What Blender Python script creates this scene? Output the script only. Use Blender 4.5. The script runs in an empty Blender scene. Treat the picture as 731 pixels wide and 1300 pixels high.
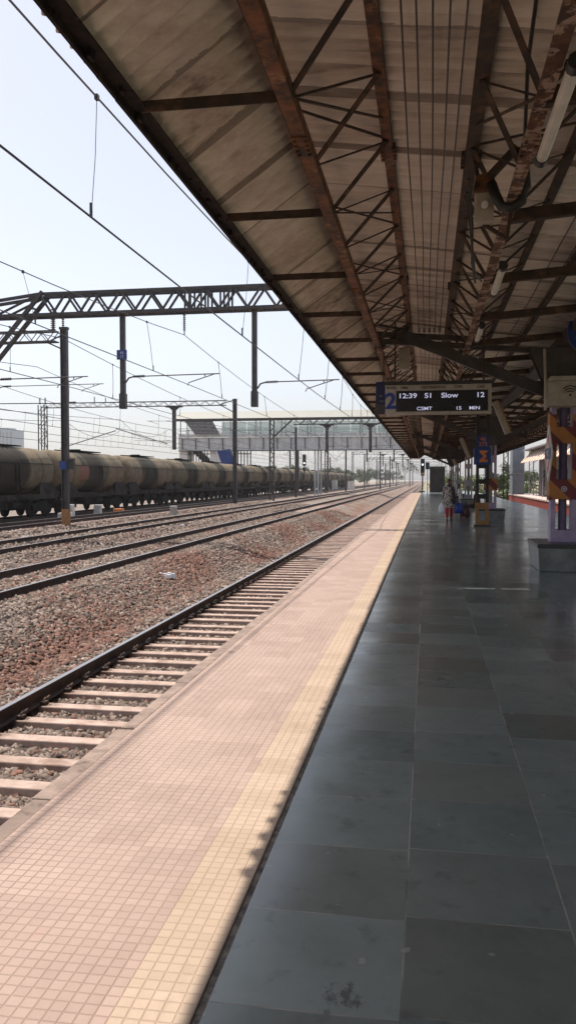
import bpy, bmesh, math, random
import numpy as np
from mathutils import Vector, Matrix
random.seed(7); rng = np.random.default_rng(7)
S = bpy.context.scene; COL = S.collection
PI = math.pi; R = math.radians

# ------------------------------------------------------------------ materials
def newmat(name):
    m = bpy.data.materials.new(name); m.use_nodes = True
    nt = m.node_tree; b = nt.nodes['Principled BSDF']
    return m, nt, b
def N(nt, t, **kw):
    n = nt.nodes.new(t)
    for k, v in kw.items(): setattr(n, k, v)
    return n
def L(nt, a, b): nt.links.new(a, b)
def coords(nt, space='Object', rand=True):
    tc = N(nt, 'ShaderNodeTexCoord'); out = tc.outputs[space]
    if rand:
        oi = N(nt, 'ShaderNodeObjectInfo'); mm = N(nt, 'ShaderNodeMath', operation='MULTIPLY'); mm.inputs[1].default_value = 57.0
        L(nt, oi.outputs['Random'], mm.inputs[0])
        va = N(nt, 'ShaderNodeVectorMath', operation='ADD'); L(nt, out, va.inputs[0]); L(nt, mm.outputs[0], va.inputs[1]); out = va.outputs[0]
    return out
def noise(nt, vec, scale, detail=4, rough=.6, stretch=None):
    if stretch:
        mp = N(nt, 'ShaderNodeMapping'); mp.inputs['Scale'].default_value = stretch; L(nt, vec, mp.inputs['Vector']); vec = mp.outputs[0]
    n = N(nt, 'ShaderNodeTexNoise'); n.inputs['Scale'].default_value = scale; n.inputs['Detail'].default_value = detail; n.inputs['Roughness'].default_value = rough
    L(nt, vec, n.inputs['Vector']); return n.outputs['Fac']
def ramp(nt, fac, stops):
    r = N(nt, 'ShaderNodeValToRGB'); e = r.color_ramp.elements
    while len(e) < len(stops): e.new(.5)
    for i, (p, c) in enumerate(stops):
        e[i].position = p; e[i].color = (*c, 1) if len(c) == 3 else c
    L(nt, fac, r.inputs[0]); return r.outputs['Color']
def mixc(nt, fac, a, b, mode='MIX'):
    n = N(nt, 'ShaderNodeMix', data_type='RGBA', blend_type=mode)
    for sock, v in ((n.inputs[0], fac), (n.inputs[6], a), (n.inputs[7], b)):
        if hasattr(v, 'is_linked'): L(nt, v, sock)
        elif isinstance(v, (int, float)): sock.default_value = v
        else: sock.default_value = (*v, 1)
    return n.outputs[2]
def math_(nt, op, a, b=None, c=None):
    n = N(nt, 'ShaderNodeMath', operation=op)
    for i, v in enumerate((a, b, c)):
        if v is None: continue
        if hasattr(v, 'is_linked'): L(nt, v, n.inputs[i])
        else: n.inputs[i].default_value = v
    return n.outputs[0]
def bump(nt, b, h, strength=.5, dist=.01):
    bp = N(nt, 'ShaderNodeBump'); bp.inputs['Strength'].default_value = strength; bp.inputs['Distance'].default_value = dist
    L(nt, h, bp.inputs['Height']); L(nt, bp.outputs[0], b.inputs['Normal'])

def weathered(name, c1, c2, scale=6, rough=.6, metal=0., c3=None, s3=2.5, bumps=.2, lo=.4, hi=.62, stretch=None, lo3=.55, hi3=.68):
    m, nt, b = newmat(name); v = coords(nt)
    f = noise(nt, v, scale, 6, .65, stretch)
    col = ramp(nt, f, [(lo, c1), (hi, c2)])
    if c3:
        g = noise(nt, v, s3, 5, .7); gm = ramp(nt, g, [(lo3, (0, 0, 0)), (hi3, (1, 1, 1))]); col = mixc(nt, gm, col, c3)
    L(nt, col, b.inputs['Base Color']); b.inputs['Metallic'].default_value = metal
    rr = math_(nt, 'MULTIPLY_ADD', f, .3, rough - .15); L(nt, rr, b.inputs['Roughness'])
    if bumps: bump(nt, b, f, bumps, .01)
    return m
M = {}
M['rust'] = weathered('rusty_steel', (.04, .02, .013), (.20, .08, .035), 7, .75, c3=(.36, .19, .10), s3=4, bumps=.4)
M['dark_rust'] = weathered('dark_rusty_steel', (.022, .015, .012), (.07, .04, .026), 8, .75, c3=(.14, .075, .04), s3=3)
M['flaking'] = weathered('flaking_steel', (.05, .025, .018), (.15, .065, .032), 8, .75, c3=(.38, .27, .21), s3=5, lo3=.5, hi3=.56)
M['steel'] = weathered('charcoal_steel', (.026, .025, .027), (.06, .055, .055), 5, .55, c3=(.075, .055, .045), s3=2)
M['eave_steel'] = weathered('sooty_eave_steel', (.012, .010, .011), (.035, .026, .024), 9, .75, c3=(.09, .06, .045), s3=6, lo3=.58, hi3=.7)
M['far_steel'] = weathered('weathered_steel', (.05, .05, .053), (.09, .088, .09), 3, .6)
M['galv'] = weathered('galvanised_steel', (.22, .22, .23), (.34, .34, .35), 6, .5, .3)
M['wire'] = weathered('copper_wire', (.02, .018, .018), (.04, .035, .032), 5, .5)
M['insul'] = weathered('brown_porcelain', (.03, .015, .012), (.05, .025, .018), 5, .25)
M['black'] = weathered('black_paint', (.012, .012, .012), (.03, .028, .026), 6, .5)
M['grey_plate'] = weathered('grey_paint', (.045, .038, .036), (.075, .065, .06), 5, .6)
M['beige_paint'] = weathered('beige_paint', (.30, .27, .22), (.40, .36, .30), 5, .5, c3=(.20, .14, .09), s3=4, lo3=.6, hi3=.8)
M['white_paint'] = weathered('white_paint', (.62, .61, .58), (.74, .73, .70), 5, .5)
M['tube_glass'] = weathered('tube_plastic', (.55, .53, .48), (.68, .66, .60), 5, .4)
M['lilac'] = weathered('lilac_paint', (.30, .24, .37), (.40, .33, .47), 4, .55, c3=(.20, .15, .20), s3=6, lo3=.58, hi3=.75)
M['violet_dark'] = weathered('violet_paint', (.11, .085, .15), (.15, .12, .2), 4, .6)
M['pale_paint'] = weathered('pale_lilac_paint', (.36, .33, .38), (.46, .42, .47), 4, .6, c3=(.22, .18, .2), s3=5, lo3=.6, hi3=.78)
M['pipe'] = weathered('grey_pipe', (.22, .21, .21), (.30, .29, .28), 4, .45)
M['blue_sign'] = weathered('blue_sign_paint', (.008, .03, .16), (.015, .05, .22), 3, .4)
M['teal_board'] = weathered('dark_teal_board', (.01, .03, .045), (.02, .04, .06), 3, .5)
M['orange_paint'] = weathered('orange_paint', (.55, .16, .04), (.65, .22, .06), 3, .5)
M['ochre_paint'] = weathered('ochre_paint', (.25, .12, .035), (.36, .18, .055), 6, .6, c3=(.2, .1, .04), s3=7, lo3=.58, hi3=.7)
M['red_paint'] = weathered('red_oxide_paint', (.22, .03, .025), (.32, .055, .04), 3, .65, c3=(.2, .09, .06), s3=2)
M['signal_red'] = weathered('signal_red_paint', (.5, .03, .03), (.58, .06, .05), 3, .5)
M['navy'] = weathered('navy_letter_paint', (.008, .014, .06), (.012, .02, .085), 3, .5)
M['number_blue'] = weathered('blue_number_paint', (.015, .04, .24), (.02, .055, .30), 3, .5)
M['screen'] = weathered('black_screen', (.006, .006, .008), (.01, .01, .013), 3, .3, bumps=0)
M['concrete'] = weathered('concrete', (.36, .33, .30), (.48, .45, .41), 3, .85, c3=(.28, .24, .2), s3=1.2)
M['girder_grey'] = weathered('pale_grey_girder_paint', (.50, .51, .50), (.62, .62, .60), 1.0, .6, c3=(.30, .30, .29), s3=.7, lo3=.56, hi3=.75, bumps=0)
M['roof_cream'] = weathered('cream_roof_sheet', (.21, .208, .18), (.25, .247, .213), .8, .6, bumps=0)
M['stone_grey'] = weathered('polished_grey_stone', (.14, .145, .14), (.24, .245, .235), 3, .4, c3=(.3, .3, .28), s3=5, lo3=.55, hi3=.8, bumps=.05)
M['stone_dark'] = weathered('dark_stone_cap', (.025, .024, .024), (.05, .048, .046), 3, .35, bumps=.05)
M['plinth_light'] = weathered('painted_plinth', (.42, .43, .42), (.55, .56, .55), 3, .5)
M['kiosk_dark'] = weathered('dark_brown_panel', (.025, .02, .018), (.045, .037, .032), 1.2, .7)
M['grey_tower'] = weathered('blue_grey_tower', (.16, .18, .21), (.2, .225, .255), 1.5, .7)
M['tyre_dark'] = weathered('oily_bogie_steel', (.006, .0055, .005), (.018, .016, .014), 4, .8)
M['frame_grey'] = weathered('dusty_underframe', (.016, .014, .012), (.05, .045, .038), 1.5, .9, c3=(.008, .0075, .007), s3=.8)
for k_ in ('tyre_dark', 'frame_grey', 'eave_steel'): M[k_].node_tree.nodes['Principled BSDF'].inputs['Specular IOR Level'].default_value = .15
M['skin'] = weathered('brown_skin', (.16, .085, .055), (.2, .11, .07), 4, .6, bumps=0)
M['hair'] = weathered('black_hair', (.01, .009, .008), (.02, .016, .014), 30, .5)
M['red_cloth'] = weathered('red_cloth', (.42, .02, .03), (.5, .04, .045), 12, .8)
M['dark_cloth'] = weathered('dark_cloth', (.02, .018, .022), (.045, .04, .045), 14, .85)
M['maroon_cloth'] = weathered('maroon_cloth', (.06, .02, .025), (.1, .035, .035), 14, .85)
M['white_cloth'] = weathered('white_cloth', (.65, .65, .65), (.75, .75, .75), 14, .85)
M['white_bag'] = weathered('white_plastic', (.68, .7, .72), (.8, .82, .84), 8, .4)
M['blue_bag'] = weathered('blue_plastic', (.01, .03, .22), (.02, .06, .33), 8, .4)
M['bark'] = weathered('bark', (.06, .045, .03), (.12, .09, .06), 8, .9)
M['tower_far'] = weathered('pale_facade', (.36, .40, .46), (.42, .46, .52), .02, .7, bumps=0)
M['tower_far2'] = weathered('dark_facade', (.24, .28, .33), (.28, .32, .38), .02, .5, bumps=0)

def glassmat():
    m, nt, b = newmat('greenish_sheet'); v = coords(nt); f = noise(nt, v, .7)
    c = ramp(nt, f, [(.3, (.44, .68, .62)), (.7, (.60, .80, .75))]); L(nt, c, b.inputs['Base Color']); b.inputs['Roughness'].default_value = .4
    tl = N(nt, 'ShaderNodeBsdfTranslucent'); L(nt, c, tl.inputs[0]); tp = N(nt, 'ShaderNodeBsdfTransparent')
    m1 = N(nt, 'ShaderNodeMixShader'); m1.inputs[0].default_value = .6; L(nt, b.outputs[0], m1.inputs[1]); L(nt, tl.outputs[0], m1.inputs[2])
    m2 = N(nt, 'ShaderNodeMixShader'); m2.inputs[0].default_value = .55; L(nt, m1.outputs[0], m2.inputs[1]); L(nt, tp.outputs[0], m2.inputs[2])
    L(nt, m2.outputs[0], nt.nodes['Material Output'].inputs['Surface']); return m
M['green_sheet'] = glassmat()

def leafmat(name, a, c):
    m, nt, b = newmat(name); v = coords(nt); f = noise(nt, v, .9, 3)
    g = N(nt, 'ShaderNodeNewGeometry')
    ff = math_(nt, 'ADD', math_(nt, 'MULTIPLY', f, .6), math_(nt, 'MULTIPLY', g.outputs['Random Per Island'], .45))
    L(nt, ramp(nt, ff, [(.3, a), (.75, c)]), b.inputs['Base Color']); b.inputs['Roughness'].default_value = .6
    return m
M['leaf'] = leafmat('tree_leaves', (.035, .055, .022), (.10, .13, .05))
M['leaf_bright'] = leafmat('shrub_leaves', (.06, .10, .025), (.17, .21, .07))

# rail: rusty sides, polished running surface (worn metal on the head only)
def railmat():
    m, nt, b = newmat('rail_steel'); v = coords(nt)
    f = noise(nt, v, 5, 5); side = ramp(nt, f, [(.35, (.022, .013, .010)), (.7, (.065, .036, .026))])
    g = N(nt, 'ShaderNodeNewGeometry'); sx = N(nt, 'ShaderNodeSeparateXYZ'); L(nt, g.outputs['True Normal'], sx.inputs[0])
    tc = N(nt, 'ShaderNodeTexCoord'); so = N(nt, 'ShaderNodeSeparateXYZ'); L(nt, tc.outputs['Object'], so.inputs[0])
    k = math_(nt, 'MULTIPLY', math_(nt, 'GREATER_THAN', sx.outputs[2], .8), math_(nt, 'GREATER_THAN', so.outputs[2], -.01))
    L(nt, mixc(nt, k, side, (.33, .33, .34)), b.inputs['Base Color'])
    L(nt, math_(nt, 'MULTIPLY', k, .85), b.inputs['Metallic'])
    L(nt, math_(nt, 'MULTIPLY_ADD', k, -.4, .75), b.inputs['Roughness'])
    return m
M['rail'] = railmat()
M['sleeper'] = weathered('dusty_concrete_sleeper', (.30, .215, .175), (.42, .315, .265), 5, .9, c3=(.22, .145, .11), s3=2.2, bumps=.25)

def _sl():
    m = M['sleeper']; nt = m.node_tree; b = nt.nodes['Principled BSDF']; old = b.inputs['Base Color'].links[0].from_socket
    tc = N(nt, 'ShaderNodeTexCoord'); so = N(nt, 'ShaderNodeSeparateXYZ'); L(nt, tc.outputs['Object'], so.inputs[0])
    d = math_(nt, 'ABSOLUTE', math_(nt, 'SUBTRACT', math_(nt, 'ABSOLUTE', so.outputs[0]), .838))
    n = noise(nt, coords(nt), 7, 5, .7); k = math_(nt, 'SUBTRACT', math_(nt, 'MULTIPLY_ADD', n, .55, .0), d)
    col = mixc(nt, math_(nt, 'MULTIPLY', ramp(nt, k, [(.0, (0, 0, 0)), (.22, (1, 1, 1))]), .8), old, (.075, .038, .025))
    L(nt, col, b.inputs['Base Color'])
_sl()
def ballastmat():
    m, nt, b = newmat('ballast_ground'); v = coords(nt, rand=False)
    vo = N(nt, 'ShaderNodeTexVoronoi'); vo.inputs['Scale'].default_value = 21; L(nt, v, vo.inputs['Vector'])
    sh = N(nt, 'ShaderNodeSeparateColor'); L(nt, vo.outputs['Color'], sh.inputs[0])
    grey = ramp(nt, sh.outputs[0], [(0, (.09, .066, .052)), (.5, (.20, .157, .127)), (1, (.33, .27, .225))])
    n2 = noise(nt, v, .55, 5, .65, (1, .45, 1)); red = ramp(nt, n2, [(.45, (0, 0, 0)), (.62, (1, 1, 1))])
    so = N(nt, 'ShaderNodeSeparateXYZ'); L(nt, v, so.inputs[0])
    # red dusty strip between the platform track and the next one
    d = math_(nt, 'ABSOLUTE', math_(nt, 'ADD', so.outputs[0], 6.1)); w = math_(nt, 'SUBTRACT', 1.0, math_(nt, 'DIVIDE', d, 1.6)); w = math_(nt, 'MAXIMUM', w, 0.0)
    red = math_(nt, 'MULTIPLY', red, math_(nt, 'MINIMUM', math_(nt, 'MULTIPLY', w, 2.0), .85))
    col = mixc(nt, red, grey, mixc(nt, sh.outputs[1], (.09, .04, .026), (.24, .11, .07)))
    L(nt, col, b.inputs['Base Color']); b.inputs['Roughness'].default_value = .95
    bump(nt, b, vo.outputs['Distance'], 1.0, .04)
    return m
M['ballast'] = ballastmat()
def stonemat():
    m, nt, b = newmat('ballast_stone'); a = N(nt, 'ShaderNodeAttribute'); a.attribute_name = 'Col'
    v = coords(nt, rand=False); f = noise(nt, v, 40, 3)
    L(nt, mixc(nt, .35, a.outputs['Color'], ramp(nt, f, [(.3, (.3, .3, .3)), (.7, (.9, .9, .9))]), 'MULTIPLY'), b.inputs['Base Color'])
    b.inputs['Roughness'].default_value = .9
    return m
M['stone'] = stonemat()
def earthmat():
    m, nt, b = newmat('dry_earth'); v = coords(nt, rand=False)
    f = noise(nt, v, .05, 8, .7); L(nt, ramp(nt, f, [(.35, (.10, .11, .05)), (.5, (.22, .19, .12)), (.65, (.30, .25, .18))]), b.inputs['Base Color'])
    b.inputs['Roughness'].default_value = .95; return m
M['earth'] = earthmat()

def tilemat(name, a, c, groove, size=.05):
    m, nt, b = newmat(name); v = coords(nt, rand=False)
    so = N(nt, 'ShaderNodeSeparateXYZ'); L(nt, v, so.inputs[0])
    def edge(o):
        fr = math_(nt, 'FRACT', math_(nt, 'DIVIDE', o, size)); return math_(nt, 'ABSOLUTE', math_(nt, 'SUBTRACT', fr, .5))
    e = math_(nt, 'MAXIMUM', edge(so.outputs[0]), edge(so.outputs[1]))
    wob = noise(nt, v, 30, 2); e = math_(nt, 'ADD', e, math_(nt, 'MULTIPLY', math_(nt, 'SUBTRACT', wob, .5), .05))
    mr = N(nt, 'ShaderNodeMapRange'); mr.inputs[1].default_value = .415; mr.inputs[2].default_value = .47; L(nt, e, mr.inputs[0]); gm = mr.outputs[0]
    # per-tile tint (30 cm tiles of 5x5 pads) + dirt
    fl = N(nt, 'ShaderNodeVectorMath', operation='SNAP'); fl.inputs[1].default_value = (size * 5, size * 5, 10); L(nt, v, fl.inputs[0])
    wn = N(nt, 'ShaderNodeTexWhiteNoise'); L(nt, fl.outputs[0], wn.inputs[0])
    fl2 = N(nt, 'ShaderNodeVectorMath', operation='SNAP'); fl2.inputs[1].default_value = (size, size, 10); L(nt, v, fl2.inputs[0])
    wn2 = N(nt, 'ShaderNodeTexWhiteNoise'); L(nt, fl2.outputs[0], wn2.inputs[0])
    t = math_(nt, 'ADD', math_(nt, 'MULTIPLY', wn.outputs[0], .45), math_(nt, 'MULTIPLY', wn2.outputs[0], .2))
    t = math_(nt, 'ADD', t, math_(nt, 'MULTIPLY', noise(nt, v, 1.3, 6, .7), .5))
    col = ramp(nt, t, [(.2, a), (.9, c)])
    dirt = ramp(nt, noise(nt, v, .8, 7, .72, (1.6, .5, 1)), [(.52, (0, 0, 0)), (.75, (1, 1, 1))])
    col = mixc(nt, math_(nt, 'MULTIPLY', dirt, .5), col, (.22, .145, .115))
    scuf = ramp(nt, noise(nt, v, 5.5, 8, .8, (1, .6, 1)), [(.56, (0, 0, 0)), (.70, (1, 1, 1))]); col = mixc(nt, math_(nt, 'MULTIPLY', scuf, .28), col, (.19, .13, .10))
    # grooves hold more dirt towards the coping at the platform edge
    ed = N(nt, 'ShaderNodeMapRange'); ed.inputs[1].default_value = -1.97; ed.inputs[2].default_value = -1.45; ed.inputs[3].default_value = 1.0; ed.inputs[4].default_value = .5; L(nt, so.outputs[0], ed.inputs[0])
    gs = math_(nt, 'MULTIPLY', gm, math_(nt, 'MULTIPLY', ed.outputs[0], math_(nt, 'MULTIPLY_ADD', noise(nt, v, 1.6, 6, .7), 1.7, -.1)))
    col = mixc(nt, math_(nt, 'MINIMUM', gs, 1.0), col, groove)
    grime = ramp(nt, noise(nt, v, 1.9, 8, .78, (1.2, .4, 1)), [(.50, (0, 0, 0)), (.70, (1, 1, 1))])
    col = mixc(nt, math_(nt, 'MULTIPLY', grime, math_(nt, 'MULTIPLY_ADD', ed.outputs[0], .9, -.33)), col, (.13, .08, .058))
    rp_ = math_(nt, 'GREATER_THAN', wn.outputs[0], .94); col = mixc(nt, math_(nt, 'MULTIPLY', rp_, .22), col, (.20, .14, .11)); chip = math_(nt, 'GREATER_THAN', wn2.outputs[0], .992); col = mixc(nt, math_(nt, 'MULTIPLY', chip, .16), col, (.20, .14, .11))
    paan = ramp(nt, noise(nt, v, 3.1, 4, .6), [(.70, (0, 0, 0)), (.76, (1, 1, 1))]); col = mixc(nt, math_(nt, 'MULTIPLY', paan, .22), col, (.42, .13, .10))
    spots = ramp(nt, noise(nt, v, 9, 2, .5), [(.73, (0, 0, 0)), (.77, (1, 1, 1))]); col = mixc(nt, math_(nt, 'MULTIPLY', spots, .35), col, (.14, .10, .08))
    L(nt, col, b.inputs['Base Color']); b.inputs['Roughness'].default_value = .72
    bump(nt, b, math_(nt, 'SUBTRACT', 1.0, gm), .6, .004)
    return m
M['tile_pink'] = tilemat('pink_chequer_tile', (.282, .196, .158), (.378, .274, .225), (.165, .10, .072))
M['tile_yellow'] = tilemat('buff_chequer_tile', (.335, .245, .172), (.425, .32, .235), (.22, .145, .095))

def slabmat():
    m, nt, b = newmat('kota_stone_slab'); v = coords(nt, rand=False)
    so = N(nt, 'ShaderNodeSeparateXYZ'); L(nt, v, so.inputs[0])
    ux = math_(nt, 'DIVIDE', math_(nt, 'ADD', so.outputs[0], .67), .6)
    cxl = math_(nt, 'FLOOR', ux)
    wr = N(nt, 'ShaderNodeTexWhiteNoise'); wr.noise_dimensions = '1D'; L(nt, cxl, wr.inputs['W'])
    uy = math_(nt, 'ADD', math_(nt, 'DIVIDE', math_(nt, 'ADD', so.outputs[1], -.17), .585), math_(nt, 'MULTIPLY', wr.outputs[0], .12))
    cyl = math_(nt, 'FLOOR', uy)
    cb = N(nt, 'ShaderNodeCombineXYZ'); L(nt, cxl, cb.inputs[0]); L(nt, cyl, cb.inputs[1])
    wn = N(nt, 'ShaderNodeTexWhiteNoise'); L(nt, cb.outputs[0], wn.inputs[0])
    sc = N(nt, 'ShaderNodeSeparateColor'); L(nt, wn.outputs['Color'], sc.inputs[0])
    off = N(nt, 'ShaderNodeVectorMath', operation='MULTIPLY_ADD'); off.inputs[1].default_value = (7, 7, 7); L(nt, wn.outputs['Color'], off.inputs[0]); L(nt, v, off.inputs[2])
    f1 = noise(nt, off.outputs[0], 1.6, 7, .68); f2 = noise(nt, off.outputs[0], 9, 5, .7)
    t = math_(nt, 'ADD', math_(nt, 'MULTIPLY', sc.outputs[0], .36), math_(nt, 'ADD', math_(nt, 'MULTIPLY', f1, .66), math_(nt, 'MULTIPLY', f2, .24)))
    col = ramp(nt, t, [(.3, (.088, .112, .102)), (.62, (.152, .186, .172)), (.95, (.225, .255, .238))])
    brown = math_(nt, 'MULTIPLY', ramp(nt, sc.outputs[1], [(.55, (0, 0, 0)), (.9, (1, 1, 1))]), .5)
    col = mixc(nt, brown, col, mixc(nt, f1, (.082, .08, .07), (.15, .143, .125)))
    def edge(o):
        return math_(nt, 'ABSOLUTE', math_(nt, 'SUBTRACT', math_(nt, 'FRACT', o), .5))
    ex, ey = edge(ux), edge(uy)
    jx = math_(nt, 'GREATER_THAN', ex, .4945); jy = math_(nt, 'GREATER_THAN', ey, .4945); j = math_(nt, 'MAXIMUM', jx, jy)
    jcol = mixc(nt, ramp(nt, noise(nt, v, 1.7, 4), [(.30, (0, 0, 0)), (.55, (1, 1, 1))]), (.05, .05, .046), (.26, .25, .22))
    col = mixc(nt, j, col, jcol)
    scuff = ramp(nt, noise(nt, v, 4.5, 8, .8), [(.56, (0, 0, 0)), (.78, (1, 1, 1))]); col = mixc(nt, math_(nt, 'MULTIPLY', scuff, .28), col, (.26, .26, .235))
    dots = ramp(nt, noise(nt, v, 11, 2, .5), [(.72, (0, 0, 0)), (.745, (1, 1, 1))]); col = mixc(nt, math_(nt, 'MULTIPLY', dots, .55), col, (.32, .31, .29))
    dk = ramp(nt, noise(nt, v, 6.3, 4, .6), [(.58, (0, 0, 0)), (.76, (1, 1, 1))]); col = mixc(nt, math_(nt, 'MULTIPLY', dk, .4), col, (.03, .028, .026))
    worn = ramp(nt, noise(nt, v, .45, 5, .65, (1, .35, 1)), [(.45, (0, 0, 0)), (.65, (1, 1, 1))]); col = mixc(nt, math_(nt, 'MULTIPLY', worn, .3), col, (.17, .175, .16))
    # black splash stain on the slab in front
    st = N(nt, 'ShaderNodeVectorMath', operation='DISTANCE'); L(nt, v, st.inputs[0]); st.inputs[1].default_value = (-.26, 2.56, 0)
    sn = noise(nt, v, 14, 6, .75, (1, .6, 1)); sm = math_(nt, 'SUBTRACT', sn, math_(nt, 'MULTIPLY', st.outputs['Value'], 2.6))
    stain = ramp(nt, sm, [(.33, (0, 0, 0)), (.41, (1, 1, 1))]); col = mixc(nt, math_(nt, 'MULTIPLY', stain, .55), col, (.018, .017, .016))
    L(nt, col, b.inputs['Base Color'])
    f3 = noise(nt, v, .75, 4, .6); rr = math_(nt, 'ADD', .0, math_(nt, 'ADD', math_(nt, 'MULTIPLY', f3, .24), math_(nt, 'ADD', math_(nt, 'MULTIPLY', f1, .10), math_(nt, 'MULTIPLY', sc.outputs[2], .06)))); b.inputs['Specular IOR Level'].default_value = .6; L(nt, rr, b.inputs['Roughness'])
    h = math_(nt, 'ADD', math_(nt, 'MULTIPLY', f1, .35), math_(nt, 'SUBTRACT', math_(nt, 'MULTIPLY', f2, .1), j))
    tilt = math_(nt, 'ADD', math_(nt, 'MULTIPLY', math_(nt, 'FRACT', ux), math_(nt, 'SUBTRACT', sc.outputs[1], .5)), math_(nt, 'MULTIPLY', math_(nt, 'FRACT', uy), math_(nt, 'SUBTRACT', sc.outputs[2], .5)))
    h = math_(nt, 'ADD', h, math_(nt, 'MULTIPLY', tilt, 3.0)); h = math_(nt, 'ADD', h, math_(nt, 'MULTIPLY', noise(nt, off.outputs[0], 1.5, 1), 3.2))
    bump(nt, b, h, .3, .006)
    return m
M['slab'] = slabmat()
M['kerb'] = weathered('rough_mortar_joint', (.045, .042, .037), (.17, .15, .125), 16, .9, c3=(.03, .028, .025), s3=7, bumps=.9)
M['coping'] = weathered('edge_coping_stone', (.17, .122, .097), (.30, .22, .18), 6, .85, c3=(.09, .06, .045), s3=3, bumps=.5)
M['platform_side'] = weathered('platform_wall', (.20, .17, .14), (.32, .28, .24), 2, .9)

def sheetmat():
    m, nt, b = newmat('dusty_rib_shaded_sheet'); v = coords(nt, rand=False)
    so = N(nt, 'ShaderNodeSeparateXYZ'); L(nt, v, so.inputs[0])
    cy = math_(nt, 'FLOOR', math_(nt, 'DIVIDE', so.outputs[1], 1.04)); wn = N(nt, 'ShaderNodeTexWhiteNoise'); wn.noise_dimensions = '1D'; L(nt, cy, wn.inputs['W'])
    f1 = noise(nt, v, 7.5, 5, .7, (.07, 1, 1)); f2 = noise(nt, v, .9, 6, .75)  # streaks along the ribs: dust stains, contrast raised to paint in rib shading
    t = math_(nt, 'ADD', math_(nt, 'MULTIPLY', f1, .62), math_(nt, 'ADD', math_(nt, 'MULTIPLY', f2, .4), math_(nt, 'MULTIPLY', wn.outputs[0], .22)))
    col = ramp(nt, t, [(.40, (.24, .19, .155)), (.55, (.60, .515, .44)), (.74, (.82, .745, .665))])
    fr = math_(nt, 'FRACT', math_(nt, 'DIVIDE', so.outputs[1], 1.04)); lap = math_(nt, 'GREATER_THAN', math_(nt, 'ADD', fr, math_(nt, 'MULTIPLY', f1, .12)), .975)
    col = mixc(nt, math_(nt, 'MULTIPLY', lap, .6), col, (.09, .055, .04))
    L(nt, col, b.inputs['Base Color']); b.inputs['Roughness'].default_value = .8
    return m
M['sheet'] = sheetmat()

def tankmat():
    m, nt, b = newmat('oil_stained_tank'); tc = N(nt, 'ShaderNodeTexCoord'); v = tc.outputs['Object']
    so = N(nt, 'ShaderNodeSeparateXYZ'); L(nt, v, so.inputs[0]); oi = N(nt, 'ShaderNodeObjectInfo')
    rv = N(nt, 'ShaderNodeVectorMath', operation='SCALE'); rv.inputs['Scale'].default_value = 1.0
    va = N(nt, 'ShaderNodeVectorMath', operation='ADD'); cb = N(nt, 'ShaderNodeCombineXYZ'); L(nt, math_(nt, 'MULTIPLY', oi.outputs['Random'], 90.), cb.inputs[1]); L(nt, v, va.inputs[0]); L(nt, cb.outputs[0], va.inputs[1])
    f = noise(nt, va.outputs[0], 1.1, 5, .65, (.25, 1, .25)); f2 = noise(nt, va.outputs[0], 2.6, 5, .7)
    base = ramp(nt, f2, [(.3, (.115, .09, .057)), (.7, (.22, .176, .12))])
    ay = math_(nt, 'ABSOLUTE', math_(nt, 'ADD', so.outputs[1], math_(nt, 'MULTIPLY', math_(nt, 'SUBTRACT', oi.outputs['Random'], .5), 1.6)))
    oil = math_(nt, 'SUBTRACT', math_(nt, 'MULTIPLY_ADD', f, 2.6, .3), math_(nt, 'MULTIPLY', ay, .55))
    om = ramp(nt, oil, [(.35, (0, 0, 0)), (.75, (1, 1, 1))])
    col = mixc(nt, math_(nt, 'MULTIPLY', om, .85), base, (.013, .012, .011))
    grn = ramp(nt, noise(nt, va.outputs[0], .35, 2), [(.45, (0, 0, 0)), (.6, (1, 1, 1))]); col = mixc(nt, math_(nt, 'MULTIPLY', grn, .35), col, (.06, .075, .06))
    L(nt, col, b.inputs['Base Color']); b.inputs['Roughness'].default_value = .85; b.inputs['Specular IOR Level'].default_value = .2
    return m
M['tank'] = tankmat()

def stripemat(name, a, c, per, dx=.7, dz=.7, dy=0.):
    m, nt, b = newmat(name); v = coords(nt, rand=False)
    dp = N(nt, 'ShaderNodeVectorMath', operation='DOT_PRODUCT'); dp.inputs[1].default_value = (dx, dy, dz); L(nt, v, dp.inputs[0])
    k = math_(nt, 'GREATER_THAN', math_(nt, 'FRACT', math_(nt, 'DIVIDE', dp.outputs['Value'], per)), .5)
    f = noise(nt, v, 7, 5)
    col = mixc(nt, k, a, c); col = mixc(nt, .4, col, ramp(nt, f, [(.3, (.45, .45, .45)), (.7, (1, 1, 1))]), 'MULTIPLY')
    L(nt, col, b.inputs['Base Color']); b.inputs['Roughness'].default_value = .6; return m
M['banner'] = stripemat('maroon_orange_banner', (.16, .025, .03), (.42, .17, .04), .42)
M['awning'] = stripemat('orange_white_awning', (.50, .19, .07), (.74, .70, .62), 2.1, 0, 0, 1)
M['edge_stripe'] = stripemat('pink_white_edge', (.50, .33, .28), (.72, .64, .58), 1.6, 0, 0, 1)
def printmat():
    m, nt, b = newmat('printed_cotton'); v = coords(nt, rand=False)
    vo = N(nt, 'ShaderNodeTexVoronoi'); vo.inputs['Scale'].default_value = 13; L(nt, v, vo.inputs['Vector'])
    L(nt, ramp(nt, vo.outputs['Distance'], [(.38, (.05, .035, .035)), (.46, (.42, .37, .34))]), b.inputs['Base Color']); b.inputs['Roughness'].default_value = .85; return m
M['print'] = printmat()
def led(name, c, s):
    m, nt, b = newmat(name); b.inputs['Base Color'].default_value = (.1, .1, .12, 1); b.inputs['Emission Color'].default_value = (*c, 1); b.inputs['Emission Strength'].default_value = s; return m
M['led'] = led('led_white', (.75, .75, 1.0), .42)
M['board_casing'] = weathered('cream_board_casing', (.33, .295, .245), (.41, .365, .305), 5, .5)
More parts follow.
